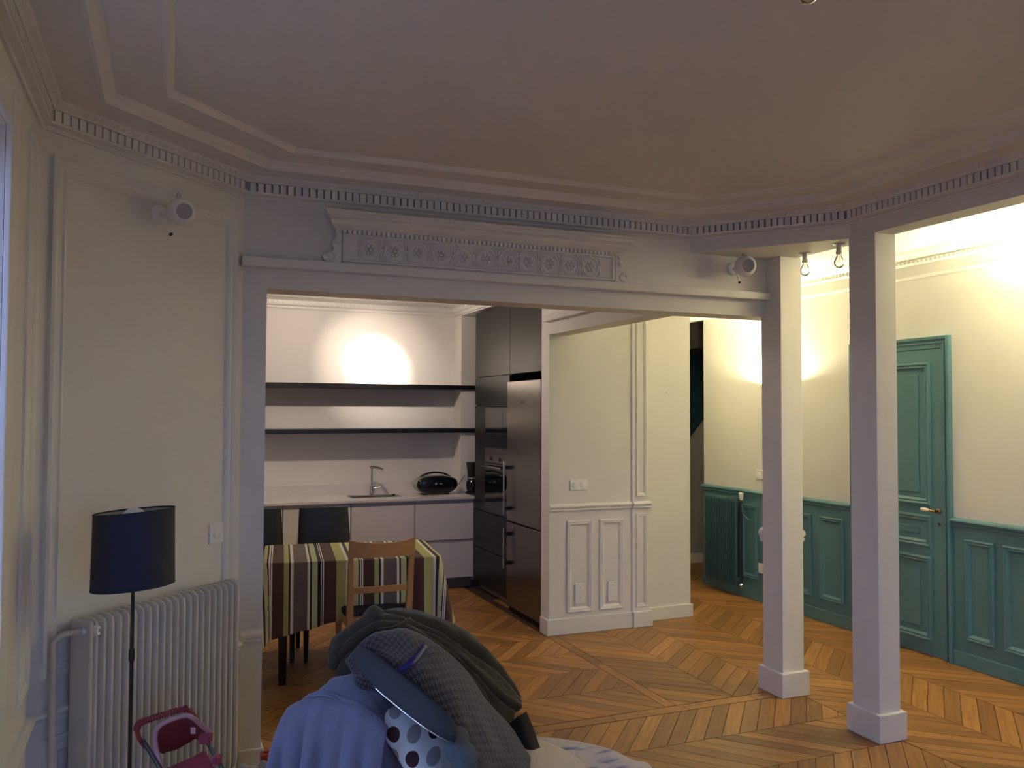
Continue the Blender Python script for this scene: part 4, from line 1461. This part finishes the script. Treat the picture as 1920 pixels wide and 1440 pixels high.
m.grid(rows, closed=True); m.add(rows[0], [(0, 1, 2, 3)]); m.add(rows[-1], [(3, 2, 1, 0)])
m.build('top_rail', BEECH, t, smooth=True, bevel=.003)
m = MB(); rows = []
for k in range(9):
    f = k / 8; x = -.170 + .34 * f
    yb = -.202 - .018 * (1 - (2 * f - 1) ** 2)
    rows.append([(x, yb, .585), (x, yb - .004, .622), (x, yb - .020, .622), (x, yb - .016, .585)])
m.grid(rows, closed=True); m.add(rows[0], [(0, 1, 2, 3)]); m.add(rows[-1], [(3, 2, 1, 0)])
m.build('lower_rail', BEECH, t, smooth=True, bevel=.002)
m = MB()
m.box(-.175, .175, .215, .235, .385, .44); m.box(-.175, .175, -.185, -.165, .385, .44)
for sx in (-1, 1):
    m.box(sx * .185 - .010, sx * .185 + .010, -.17, .22, .385, .44)
m.build('seat_frame', BEECH, t, bevel=.002)
for sx in (-1, 1):
    MB().box(sx * .18 - .008, sx * .18 + .008, -.16, .21, .18, .205).build('stretcher', BEECH, t, bevel=.002)
m = MB(); m.box(-.205, .205, -.172, .245, .44, .485); m.build('seat', SEATCLOTH, t, bevel=.018, seg=4)

# black leather chairs behind the table
def black_chair():
    t = thing('dining_chair', (0, 0, 0), 'x', 'chair', group='black leather chairs behind the table')
    m = MB()
    rows = []
    for k in range(9):
        f = k / 8; z = .42 + .545 * f
        yb = .19 + .05 * f
        w = .20 - .028 * f
        th = .030 + .012 * math.sin(f * PI)
        rows.append([(-w, yb - th * .6, z), (-w * .7, yb - th, z), (w * .7, yb - th, z), (w, yb - th * .6, z), (w, yb + th * .6, z), (w * .7, yb + th * .7, z), (-w * .7, yb + th * .7, z), (-w, yb + th * .6, z)])
    m.grid(rows, closed=True); m.add(rows[0], [tuple(range(8))[::-1]]); m.add(rows[-1], [tuple(range(8))])
    m.build('backrest', LEATHER, t, smooth=True, bevel=.010, seg=3)
    m = MB(); m.box(-.21, .21, -.22, .20, .39, .475); m.build('seat', LEATHER, t, bevel=.025, seg=4)
    for sx in (-1, 1):
        for y in (-.19, .18):
            m = MB(); leg4(m, sx * .18, y, 0, .40, .013, .020); m.build('leg', BLACKWOOD, t, bevel=.002)
    return t
c = black_chair(); c.location = (1.055, 5.90, 0); c['label'] = 'black leather dining chair fully in view behind the striped table'
c2 = copy_tree(c); c2.location = (0.60, 5.92, 0); c2.rotation_euler = (0, 0, math.radians(3)); c2['label'] = 'black leather dining chair cut off by the white jamb'

# ================================================================== sofa corner in the foreground
SO = Vector((0.30, 2.45, 0)); SU = Vector((1, 1, 0)).normalized(); SW = Vector((1, -1, 0)).normalized()
def sp_(a, b, z):
    return SO + SU * a + SW * b + Vector((0, 0, z))
sofa = thing('sofa', SO, 'grey fabric sofa almost hidden under throws and coats', 'sofa', math.radians(45))
# local x runs along the back, local -y towards the seat
MB().box(.17, 1.00, -.23, -.02, .10, .74).build('backrest', SOFAFAB, sofa, bevel=.05, seg=4)
MB().box(.03, 1.02, -.80, -.20, .10, .30).build('seat_base', SOFAFAB, sofa, bevel=.03, seg=3)
MB().box(.04, 1.0, -.80, -.22, .29, .415).build('seat_cushion', SOFAFAB, sofa, bevel=.05, seg=4)
for x in (.08, .95):
    for y in (-.08, -.74):
        MB().cyl((x, y, 0), (x, y, .11), .02, .026).build('leg', BLACKWOOD, sofa)

def noise_grid(g, amp, fu, fv, ph=0.0, axis=None):
    """adds soft folds to a grid of points along its normals"""
    nv, nu = len(g), len(g[0])
    out = []
    for j in range(nv):
        r = []
        for k in range(nu):
            a = g[min(j + 1, nv - 1)][k] - g[max(j - 1, 0)][k]
            b = g[j][min(k + 1, nu - 1)] - g[j][max(k - 1, 0)]
            n = a.cross(b)
            n = n.normalized() if n.length > 1e-9 else Vector((0, 0, 1))
            u, v = k / (nu - 1), j / (nv - 1)
            h = 1.5 * noise.noise(Vector((fu * 1.6 * u + ph, fv * 1.6 * v + 3 * ph, ph))) + .9 * noise.noise(Vector((fu * 4 * u, fv * 4 * v, 5 + ph)))
            r.append(g[j][k] + n * (amp * h))
        out.append(r)
    return out

# --- blue throw over the near end of the back: rows run from the back side over the top and down
rows = []
for a, ex in ((.125, .0), (.135, 0), (.165, .0), (.24, .0), (.34, .01), (.43, .01), (.50, .0)):
    top = .828 if a > .15 else .815
    if a < .13:
        # the part that hangs down over the end
        pass
    rows.append([sp_(a, -.045, .25), sp_(a, -.050, .55), sp_(a, -.035, top - .05), sp_(a, .04, top + .012), sp_(a, .14, top + .008), sp_(a, .235, top - .045), sp_(a, .262, .60), sp_(a, .27, .46), sp_(a, .33, .43)])
g = loft(rows, 60, 40)
g = noise_grid(g, .012, 2.5, 2.5, .7)
back_part = g
m = MB().grid(g)
# the end drape: from the end edge down to the floor, with vertical folds
rows2 = []
NB = 90
for j in range(34):
    f = j / 33
    r = []
    for k in range(NB):
        u = k / (NB - 1)
        b = -.055 + .335 * u
        zt = .818 - .05 * abs(2 * u - 1) ** 3
        fold = math.sin(u * 2 * PI * 2.7 + .8 + 1.1 * f) * .6 + .35 * math.sin(u * 2 * PI * 5.3 + 2 - 1.4 * f) + .5 * noise.noise(Vector((u * 9, f * 3, 1)))
        z = zt * (1 - f) + .03 * f
        q = sp_(.128 - .018 * math.sin(min(1, f * 7) * PI / 2) - (.085 * f ** .62 + .034 * fold * min(1, f * 3.2) ** .9), b - .06 * f ** .6 * (1 - u), z)
        r.append(q)
    rows2.append(r)
m.grid(rows2)
o = m.build('throw_blanket', THROW, smooth='all', solid=.012)
tag(o, 'blue velvety throw draped over the near end of the sofa back', 'blanket')

# --- pale patterned throw on the seat
def pale_mat():
    mm = mat('pale throw with blue print', (.55, .50, .52), .9, bump=.2, bscale=120, sheen=.3)
    nt = mm.node_tree
    b = nt.nodes['Principled BSDF']
    tc = nt.nodes.new('ShaderNodeTexCoord')
    n = nt.nodes.new('ShaderNodeTexNoise'); n.inputs['Scale'].default_value = 7; n.inputs['Detail'].default_value = 3
    mp = nt.nodes.new('ShaderNodeMapping'); mp.inputs['Scale'].default_value = (1, 2.6, 1)
    nt.links.new(tc.outputs['Object'], mp.inputs[0]); nt.links.new(mp.outputs[0], n.inputs['Vector'])
    r = nt.nodes.new('ShaderNodeValToRGB')
    r.color_ramp.elements[0].position, r.color_ramp.elements[0].color = .52, (.55, .50, .52, 1)
    r.color_ramp.elements[1].position, r.color_ramp.elements[1].color = .66, (.10, .10, .36, 1)
    nt.links.new(n.outputs['Fac'], r.inputs[0]); nt.links.new(r.outputs[0], b.inputs['Base Color'])
    return mm
rows = []
for a in (-.10, .0, .3, .6, .85, 1.0, 1.055, 1.07):
    dz = 0 if a < 1.01 else -.03 if a < 1.06 else -.22
    rr = []
    for b in (.25, .40, .60, .76, .83, .85):
        z = .448 + dz
        aa = a
        if b > .8:
            z -= .03 if b < .84 else .22
        if b > .7 and a > .9:
            aa -= .06
        rr.append(sp_(aa, b, max(.1, z)))
    rows.append(rr)
g = noise_grid(loft(rows, 40, 44), .005, 3, 2, .3)
o = MB().grid(g).build('seat_throw', pale_mat(), smooth='all', solid=.01)
tag(o, 'pale lilac throw with blue print spread over the sofa seat', 'blanket')

# --- olive coat: heaped over the far part of the back
T = [(624, 1240, 2.72), (634, 1205, 2.74), (662, 1176, 2.78), (700, 1153, 2.82), (738, 1144, 2.88), (800, 1154, 2.96), (850, 1176, 3.02), (900, 1216, 3.08), (942, 1264, 3.12), (973, 1308, 3.14)]
def shift(pts, dx, dy, ds):
    return [(x + dx, y + dy, s + ds) for x, y, s in pts]
def P(pts):
    return [at(*q) for q in pts]
F = [(632, 1262, 2.62), (650, 1240, 2.62), (678, 1216, 2.64), (712, 1196, 2.68), (752, 1188, 2.74), (806, 1212, 2.82), (850, 1246, 2.88), (896, 1292, 2.94), (932, 1338, 2.98), (962, 1345, 3.04)]
M_ = [(622, 1252, 2.63), (636, 1220, 2.64), (666, 1194, 2.67), (704, 1170, 2.71), (745, 1162, 2.77), (802, 1180, 2.86), (850, 1208, 2.92), (898, 1252, 2.98), (938, 1300, 3.03), (970, 1328, 3.08)]
Bk = [(640, 1290, 2.92), (655, 1250, 2.92), (680, 1215, 2.95), (712, 1190, 2.99), (748, 1178, 3.05), (800, 1182, 3.13), (845, 1200, 3.18), (888, 1240, 3.22), (925, 1290, 3.24), (950, 1330, 3.22)]
Bl = shift(Bk, 10, 130, .04)
Fl = [(640, 1300, 2.62), (660, 1290, 2.60), (690, 1280, 2.62), (730, 1265, 2.66), (770, 1255, 2.72), (815, 1280, 2.80), (858, 1310, 2.87), (900, 1350, 2.92), (940, 1400, 2.95), (975, 1420, 3.0)]
g = loft([P(Bl), P(Bk), P(T), P(M_), P(F), P(Fl)], 120, 90)
# long folds that run along the coat
nv, nu = len(g), len(g[0])
gg = []
for j in range(nv):
    r = []
    for k in range(nu):
        a = g[min(j + 1, nv - 1)][k] - g[max(j - 1, 0)][k]
        b = g[j][min(k + 1, nu - 1)] - g[j][max(k - 1, 0)]
        n = a.cross(b).normalized()
        u, v = k / (nu - 1), j / (nv - 1)
        w_ = v * 9 + 1.6 * u + 1.2 * noise.noise(Vector((u * 2.2, v * 2.0, 4)))
        h = (.030 * abs(noise.noise(Vector((u * 1.6, w_, 1.5)))) - .010) * min(1, .3 + 2.5 * u) + .010 * noise.noise(Vector((u * 6, v * 7, 9))) + .004 * noise.noise(Vector((u * 16, v * 22, 2)))
        r.append(g[j][k] + n * h)
    gg.append(r)
o = MB().grid(gg).build('olive_coat', OLIVE, smooth='all', solid=.010)
coat1 = tag(o, 'olive green cotton coat heaped over the sofa back, behind the checked coat', 'coat')
# its seam and hood lump
MB().tube(catmull(P([(655, 1200, 2.655), (690, 1182, 2.675), (735, 1178, 2.705), (770, 1160, 2.80)]), 16), [.006] * 16, 6).build('seam', OLIVE, coat1, smooth='all')
hl = loft([P([(690, 1150, 2.86), (700, 1143, 2.86), (712, 1146, 2.86)]), P([(684, 1156, 2.80), (700, 1141, 2.79), (716, 1150, 2.80)]), P([(682, 1172, 2.74), (700, 1160, 2.73), (718, 1168, 2.73)])], 12, 10)
MB().grid(hl).build('collar_tip', OLIVE, coat1, smooth='all', solid=.01)

# --- checked knit coat lying on top
def check_mat():
    m = bpy.data.materials.new('houndstooth knit')
    m.use_nodes = True
    nt = m.node_tree
    b = nt.nodes['Principled BSDF']
    b.inputs['Roughness'].default_value = .95
    b.inputs['Sheen Weight'].default_value = .2
    uv = nt.nodes.new('ShaderNodeUVMap')
    n = nt.nodes.new('ShaderNodeTexNoise'); n.inputs['Scale'].default_value = 9
    nt.links.new(uv.outputs[0], n.inputs['Vector'])
    mxv = nt.nodes.new('ShaderNodeMix'); mxv.data_type = 'VECTOR'; mxv.inputs[0].default_value = .012
    nt.links.new(uv.outputs[0], mxv.inputs[4]); nt.links.new(n.outputs['Color'], mxv.inputs[5])
    ck = nt.nodes.new('ShaderNodeTexChecker'); ck.inputs['Scale'].default_value = 84
    ck.inputs['Color1'].default_value = (.008, .007, .011, 1)
    ck.inputs['Color2'].default_value = (.060, .047, .045, 1)
    nt.links.new(mxv.outputs[1], ck.inputs['Vector'])
    nt.links.new(ck.outputs['Color'], b.inputs['Base Color'])
    n2 = nt.nodes.new('ShaderNodeTexNoise'); n2.inputs['Scale'].default_value = 260
    nt.links.new(uv.outputs[0], n2.inputs['Vector'])
    bp = nt.nodes.new('ShaderNodeBump'); bp.inputs['Strength'].default_value = .5; bp.inputs['Distance'].default_value = .01
    nt.links.new(n2.outputs['Fac'], bp.inputs['Height']); nt.links.new(bp.outputs['Normal'], b.inputs['Normal'])
    return m
CHECK = check_mat()
T2 = [(652, 1244, 2.60), (690, 1208, 2.61), (732, 1190, 2.64), (772, 1188, 2.67), (822, 1218, 2.69), (870, 1264, 2.72), (916, 1322, 2.76), (958, 1376, 2.78), (990, 1420, 2.78)]
U2 = [(664, 1260, 2.72), (700, 1225, 2.74), (738, 1208, 2.78), (776, 1206, 2.84), (822, 1236, 2.90), (866, 1282, 2.96), (908, 1340, 3.0), (945, 1390, 3.0), (980, 1430, 2.97)]
A2 = [(662, 1262, 2.53), (700, 1240, 2.52), (738, 1232, 2.51), (776, 1240, 2.49), (820, 1275, 2.46), (862, 1320, 2.45), (905, 1375, 2.47), (945, 1425, 2.52), (985, 1462, 2.58)]
B2 = [(672, 1282, 2.49), (708, 1272, 2.46), (745, 1280, 2.43), (782, 1302, 2.39), (820, 1338, 2.36), (862, 1385, 2.33), (902, 1435, 2.33), (940, 1480, 2.38), (975, 1500, 2.44)]
C2 = [(680, 1298, 2.52), (712, 1294, 2.50), (748, 1306, 2.44), (785, 1330, 2.375), (822, 1364, 2.32), (858, 1406, 2.30), (892, 1460, 2.29), (922, 1510, 2.32), (957, 1530, 2.36)]
g = loft([P(U2), P(T2), P(A2), P(B2), P(C2)], 80, 50)
g = noise_grid(g, .007, 2.2, 2.0, 1.9)
m = MB().grid(g)
uvs = []
for j in range(50):
    for k in range(80):
        uvs.append((k / 79 * .62, j / 49 * .42))
m.uv = uvs
o = m.build('checked_coat', CHECK, smooth='all', solid=.012)
coat2 = tag(o, 'dark houndstooth knit coat on top of the pile on the sofa', 'coat')
# blue hanging ribbon inside the collar
m = MB()
rb = catmull(P([(744, 1258, 2.455), (772, 1240, 2.475), (786, 1224, 2.52), (799, 1206, 2.58)]), 14)
rw = []
for p in rb:
    rw.append([p - UPV * .007 + RGT * .009 - FWD * .022, p + UPV * .007 - RGT * .009 - FWD * .022])
m.grid(rw)
m.build('hanging_loop', BLUETAPE, coat2, smooth='all', solid=.003)
# grey lapel of the coat with metal zip edge
rows = []
ctr = [(668, 1222, 2.56, 12), (692, 1246, 2.45, 20), (722, 1274, 2.39, 24), (756, 1302, 2.345, 24), (790, 1330, 2.30, 23), (822, 1356, 2.27, 20), (846, 1378, 2.265, 12), (853, 1385, 2.27, 4)]
c1_ = catmull(P([(x, y, s) for x, y, s, w in ctr]), 40)
ws = [catmull([Vector((w, 0, 0)) for *_, w in ctr], 40)[i].x for i in range(40)]
perp = (RGT * .66 + UPV * .75).normalized()
for p, w in zip(c1_, ws):
    hw = w / FPX * 2.35
    wv = .004 * math.sin(len(rows) * .5)
    rows.append([p - perp * hw + FWD * .004, p - perp * hw * .85 - FWD * .001, p - perp * hw * .3 - FWD * (.002 + wv), p + perp * hw * .3 + FWD * (.002 + wv), p + perp * hw * .8 + FWD * .010, p + perp * hw + FWD * .016])
la = MB().grid(rows).build('lapel', GREYSLEEVE, coat2, smooth='all', solid=.004)
m = MB()
m.tube([rows[i][0] - FWD * .006 for i in range(10, 38)], .0028, 6)
m.build('zip_edge', CHROME, la, smooth='all')
# denim sleeve below
rows = []
ctr = [(842, 1366, 2.33), (858, 1395, 2.29), (870, 1430, 2.27), (882, 1480, 2.26), (894, 1540, 2.26)]
cc = catmull(P(ctr), 24)
for i, p in enumerate(cc):
    hw = .040 + .006 * math.sin(i * .9)
    rows.append([p + RGT * (hw * math.cos(a * 2 * PI / 16)) + FWD * (.030 * math.sin(a * 2 * PI / 16)) for a in range(16)])
m = MB().grid(rows, closed=True); m.add(rows[0], [tuple(range(16))])
o = m.build('denim_jacket', DENIM, smooth='all')
tag(o, 'grey denim jacket sleeve hanging beside the polka dot cushion', 'jacket')
# lighter piece of fabric lying at the lower end of the coats
rows = [[sp_(.90, .36, .462), sp_(.90, .46, .470), sp_(.86, .56, .465), sp_(.80, .64, .460)], [sp_(.78, .34, .475), sp_(.77, .45, .482), sp_(.75, .56, .475), sp_(.70, .66, .461)], [sp_(.62, .33, .470), sp_(.60, .44, .476), sp_(.58, .55, .472), sp_(.56, .64, .461)]]
o = MB().grid(loft(rows, 20, 14)).build('white_cloth', mat('cream cotton', (.62, .56, .48), .9, bump=.2, bscale=60), smooth='all', solid=.012)
tag(o, 'small cream cloth on the sofa seat under the end of the coats', 'cloth')
# black hem of the coat behind
rows = [P([(985, 1335, 3.0), (1000, 1375, 2.96), (1016, 1425, 2.90)]), P([(972, 1345, 2.98), (985, 1385, 2.93), (1000, 1428, 2.87)]), P([(955, 1360, 3.0), (965, 1400, 2.96), (975, 1432, 2.90)])]
MB().grid(loft(rows, 16, 12)).build('hem_lining', OLIVE, coat1, smooth='all', solid=.01)

# --- polka dot cushion
def dot_mat():
    m = bpy.data.materials.new('polka dot cotton')
    m.use_nodes = True
    nt = m.node_tree
    L = nt.links.new
    b = nt.nodes['Principled BSDF']
    b.inputs['Roughness'].default_value = .75
    uv = nt.nodes.new('ShaderNodeUVMap')
    mp = nt.nodes.new('ShaderNodeMapping')
    mp.inputs['Scale'].default_value = (1 / .0575, 1 / .0525, 1)
    L(uv.outputs[0], mp.inputs[0])
    fl_ = nt.nodes.new('ShaderNodeVectorMath'); fl_.operation = 'FLOOR'
    L(mp.outputs[0], fl_.inputs[0])
    fr = nt.nodes.new('ShaderNodeVectorMath'); fr.operation = 'FRACTION'
    L(mp.outputs[0], fr.inputs[0])
    sb = nt.nodes.new('ShaderNodeVectorMath'); sb.operation = 'SUBTRACT'; sb.inputs[1].default_value = (.5, .5, 0)
    L(fr.outputs[0], sb.inputs[0])
    fix = nt.nodes.new('ShaderNodeVectorMath'); fix.operation = 'MULTIPLY'; fix.inputs[1].default_value = (1, .93, 0)
    L(sb.outputs[0], fix.inputs[0])
    ln = nt.nodes.new('ShaderNodeVectorMath'); ln.operation = 'LENGTH'
    L(fix.outputs[0], ln.inputs[0])
    lt = nt.nodes.new('ShaderNodeMath'); lt.operation = 'LESS_THAN'; lt.inputs[1].default_value = .335
    L(ln.outputs['Value'], lt.inputs[0])
    # colour of each dot: three in turn
    sx = nt.nodes.new('ShaderNodeSeparateXYZ'); L(fl_.outputs[0], sx.inputs[0])
    m1 = nt.nodes.new('ShaderNodeMath'); m1.operation = 'MULTIPLY_ADD'; m1.inputs[1].default_value = 3.0
    L(sx.outputs[1], m1.inputs[0]); L(sx.outputs[0], m1.inputs[2])
    m2 = nt.nodes.new('ShaderNodeMath'); m2.operation = 'FLOORED_MODULO'; m2.inputs[1].default_value = 4.0
    L(m1.outputs[0], m2.inputs[0])
    dv = nt.nodes.new('ShaderNodeMath'); dv.operation = 'DIVIDE'; dv.inputs[1].default_value = 4.0
    L(m2.outputs[0], dv.inputs[0])
    rp = nt.nodes.new('ShaderNodeValToRGB'); rp.color_ramp.interpolation = 'CONSTANT'
    e = rp.color_ramp.elements
    e[0].position, e[0].color = 0, (.30, .30, .30, 1)
    e[1].position, e[1].color = .24, (.008, .007, .008, 1)
    q = e.new(.49); q.color = (.27, .26, .26, 1)
    q = e.new(.74); q.color = (.045, .012, .012, 1)
    L(dv.outputs[0], rp.inputs[0])
    mx = nt.nodes.new('ShaderNodeMix'); mx.data_type = 'RGBA'
    mx.inputs[6].default_value = (.74, .76, .76, 1)
    L(lt.outputs[0], mx.inputs[0]); L(rp.outputs[0], mx.inputs[7]); L(mx.outputs[2], b.inputs['Base Color'])
    n = nt.nodes.new('ShaderNodeTexNoise'); n.inputs['Scale'].default_value = 16
    L(uv.outputs[0], n.inputs['Vector'])
    bp = nt.nodes.new('ShaderNodeBump'); bp.inputs['Strength'].default_value = .3; bp.inputs['Distance'].default_value = .02
    L(n.outputs['Fac'], bp.inputs['Height']); L(bp.outputs['Normal'], b.inputs['Normal'])
    return m
TL, TR_, BL, BR = at(690, 1338, 2.43), at(818, 1283, 2.62), at(790, 1500, 2.33), at(905, 1450, 2.52)
nrm = (TR_ - TL).cross(BL - TL).normalized()
if nrm.dot(FWD) > 0:
    nrm = -nrm
m = MB(); m.uv = []
N_ = 26
pr_r = RGT.copy(); pr_d = -UPV
for side_ in (1, -1):
    rows = []
    for j in range(N_ + 1):
        v = j / N_
        r = []
        for k in range(N_ + 1):
            u = k / N_
            p = (TL * (1 - u) + TR_ * u) * (1 - v) + (BL * (1 - u) + BR * u) * v
            e_ = (1 - (2 * u - 1) ** 4) * (1 - (2 * v - 1) ** 4)
            pin = 1 - .05 * ((1 - (2 * u - 1) ** 2) * abs(2 * v - 1) ** 3 + (1 - (2 * v - 1) ** 2) * abs(2 * u - 1) ** 3)
            cen = (TL + TR_ + BL + BR) / 4
            p = cen + (p - cen) * pin
            q = p + nrm * (.040 * e_ ** .75 * side_)
            r.append(q)
            d_ = q - at(733, 1354, 2.36)
            m.uv.append((d_.dot(pr_r) + .0575 * 4.5, d_.dot(pr_d) - d_.dot(pr_r) * .10 + .0525 * 4.5))
        rows.append(r)
    m.grid(rows)
o = m.build('cushion', dot_mat(), smooth='all')
tag(o, 'white cushion with grey, black and brown polka dots leaning on the sofa', 'cushion')

# ---- pink doll stroller
t = thing('doll_stroller', (0, 0, 0), 'pink toy doll stroller with red foam handle in front of the radiator', 'toy stroller')
D0 = 2.86
def Q(pts, d=0):
    return [at(x, y, D0 + d + (s if s else 0)) for x, y, s in pts]
hd = catmull(Q([(272, 1400, .02), (262, 1385, .0), (257, 1366, -.01), (266, 1354, -.01), (300, 1342, .0), (338, 1331, .02), (350, 1330, .03), (362, 1340, .05), (374, 1356, .07)]), 60)
MB().tube(hd, .008, 8).build('handle', REDGRIP, t, smooth='all')
m = MB()
for k in range(14, 44):
    m.tube([hd[k], hd[k] + (hd[k + 1] - hd[k]) * .45], [.0125, .0105], 8)
o = m.build('foam_ribs', REDGRIP, t, smooth='all'); o['kind'] = 'stuff'
lt = [at(268, 1388, D0), at(300, 1440, D0 - .05), at(400, 1600, D0 - .18), at(455, 1680, D0 - .27)]
rt = [at(386, 1386, D0 + .10), at(416, 1440, D0 + .05), at(480, 1560, D0 - .05), at(530, 1650, D0 - .14)]
for nm_, pth in (('left_tube', lt), ('right_tube', rt)):
    MB().tube(catmull(pth, 14), .0075, 8).build('side_tube', GREYTUBE, t, smooth='all')
# canopy frame (pale piping) and cloth
arch = catmull(Q([(303, 1440, -.04), (294, 1410, -.02), (291, 1380, -.02), (300, 1361, -.02), (322, 1349, .0), (346, 1342, .02), (360, 1345, .03), (378, 1360, .06), (396, 1376, .09)]), 50)
MB().tube(arch, .0085, 8).build('canopy_piping', PALEPINK, t, smooth='all')
back = catmull(Q([(306, 1436, .06), (304, 1413, .07), (330, 1404, .10), (352, 1392, .13), (366, 1384, .15), (372, 1386, .16), (384, 1390, .16), (392, 1388, .14), (396, 1380, .10)]), 50)
rows = []
for j in range(9):
    f = j / 8
    rows.append([arch[k].lerp(back[k], f) + Vector((0, 0, -.012 * math.sin(f * PI))) for k in range(8, 50)])
MB().grid(rows).build('canopy', REDPINK, t, smooth='all', solid=.003)
m = MB(); c_ = at(362, 1370, D0 - .005); m.obox(c_, RGT, UPV, FWD, .008, .011, .001); m.build('care_tag', PALEPINK, t)
m = MB(); m.obox(at(385, 1384, D0 + .07), RGT, UPV, FWD, .020, .016, .02); m.build('hinge', PINK, t, bevel=.006)
m = MB(); m.obox(at(407, 1424, D0 + .05), RGT, UPV, FWD, .014, .014, .016); m.build('hinge', PINK, t, bevel=.005)
rows = [Q([(312, 1442, .02), (340, 1430, .06), (370, 1416, .10), (384, 1408, .12)]), Q([(322, 1470, -.02), (350, 1462, .02), (384, 1452, .06), (404, 1446, .08)]), Q([(350, 1540, -.10), (380, 1530, -.08), (420, 1520, -.05), (440, 1512, -.03)]), Q([(400, 1560, -.20), (430, 1556, -.18), (470, 1545, -.15), (490, 1540, -.14)])]
MB().grid(loft(rows, 14, 20)).build('seat', PINK, t, smooth='all', solid=.006)
# crossing rear tubes and wheels on the floor
def floor_pt(x, d):
    p = at(x, 1440, d); p.z = .055; return p
wl_ = [floor_pt(262, 2.84), floor_pt(395, 2.96), floor_pt(470, 2.60), floor_pt(556, 2.74)]
MB().tube([at(400, 1560, D0 - .18), wl_[0]], .0075, 8).build('side_tube', GREYTUBE, t)
MB().tube([at(480, 1545, D0 - .05), wl_[1]], .0075, 8).build('side_tube', GREYTUBE, t)
MB().tube([lt[-1], wl_[2]], .0075, 8).build('fork', GREYTUBE, t)
MB().tube([rt[-1], wl_[3]], .0075, 8).build('fork', GREYTUBE, t)
axd = (wl_[1] - wl_[0]); axd.z = 0; axd.normalize()
for w in wl_:
    MB().lathe([(.0, -.012), (.048, -.012), (.055, -.006), (.055, .006), (.048, .012), (0, .012)], w, axd, 20).build('wheel', GREYTUBE, t, smooth=True)

# ---- soft toys on the floor between jamb and sofa
t = thing('plush_toy', (0.375, 3.60, 0), 'small cream and brown plush toy on the floor beside the sofa', 'soft toy')
MB().sphere((0, 0, .075), .085, 18, 12, (1.1, .9, .85)).build('body', PLUSH, t, smooth='all')
MB().sphere((-.03, -.02, .165), .055, 16, 10).build('head', PLUSH, t, smooth='all')
for s in (-1, 1):
    MB().sphere((-.03 + s * .04, -.01, .212), .020, 10, 8, (1, .6, 1.2)).build('ear', PLUSH, t, smooth='all')
    MB().sphere((s * .06, -.07, .035), .034, 10, 8, (1, 1.4, .9)).build('foot', PLUSH, t, smooth='all')
MB().sphere((.035, -.005, .175), .028, 10, 8, (.8, .8, 1.5)).build('tuft', PLUSHBR, t, smooth='all')
t = thing('toy_block', (0.455, 3.93, 0), 'red plastic toy brick on the floor behind the plush toy', 'toy')
MB().box(-.045, .045, -.03, .03, 0, .135).build('body', REDTOY, t, bevel=.008)
for x in (-.02, .02):
    MB().cyl((x, 0, .135), (x, 0, .144), .012).build('stud', REDTOY, t)
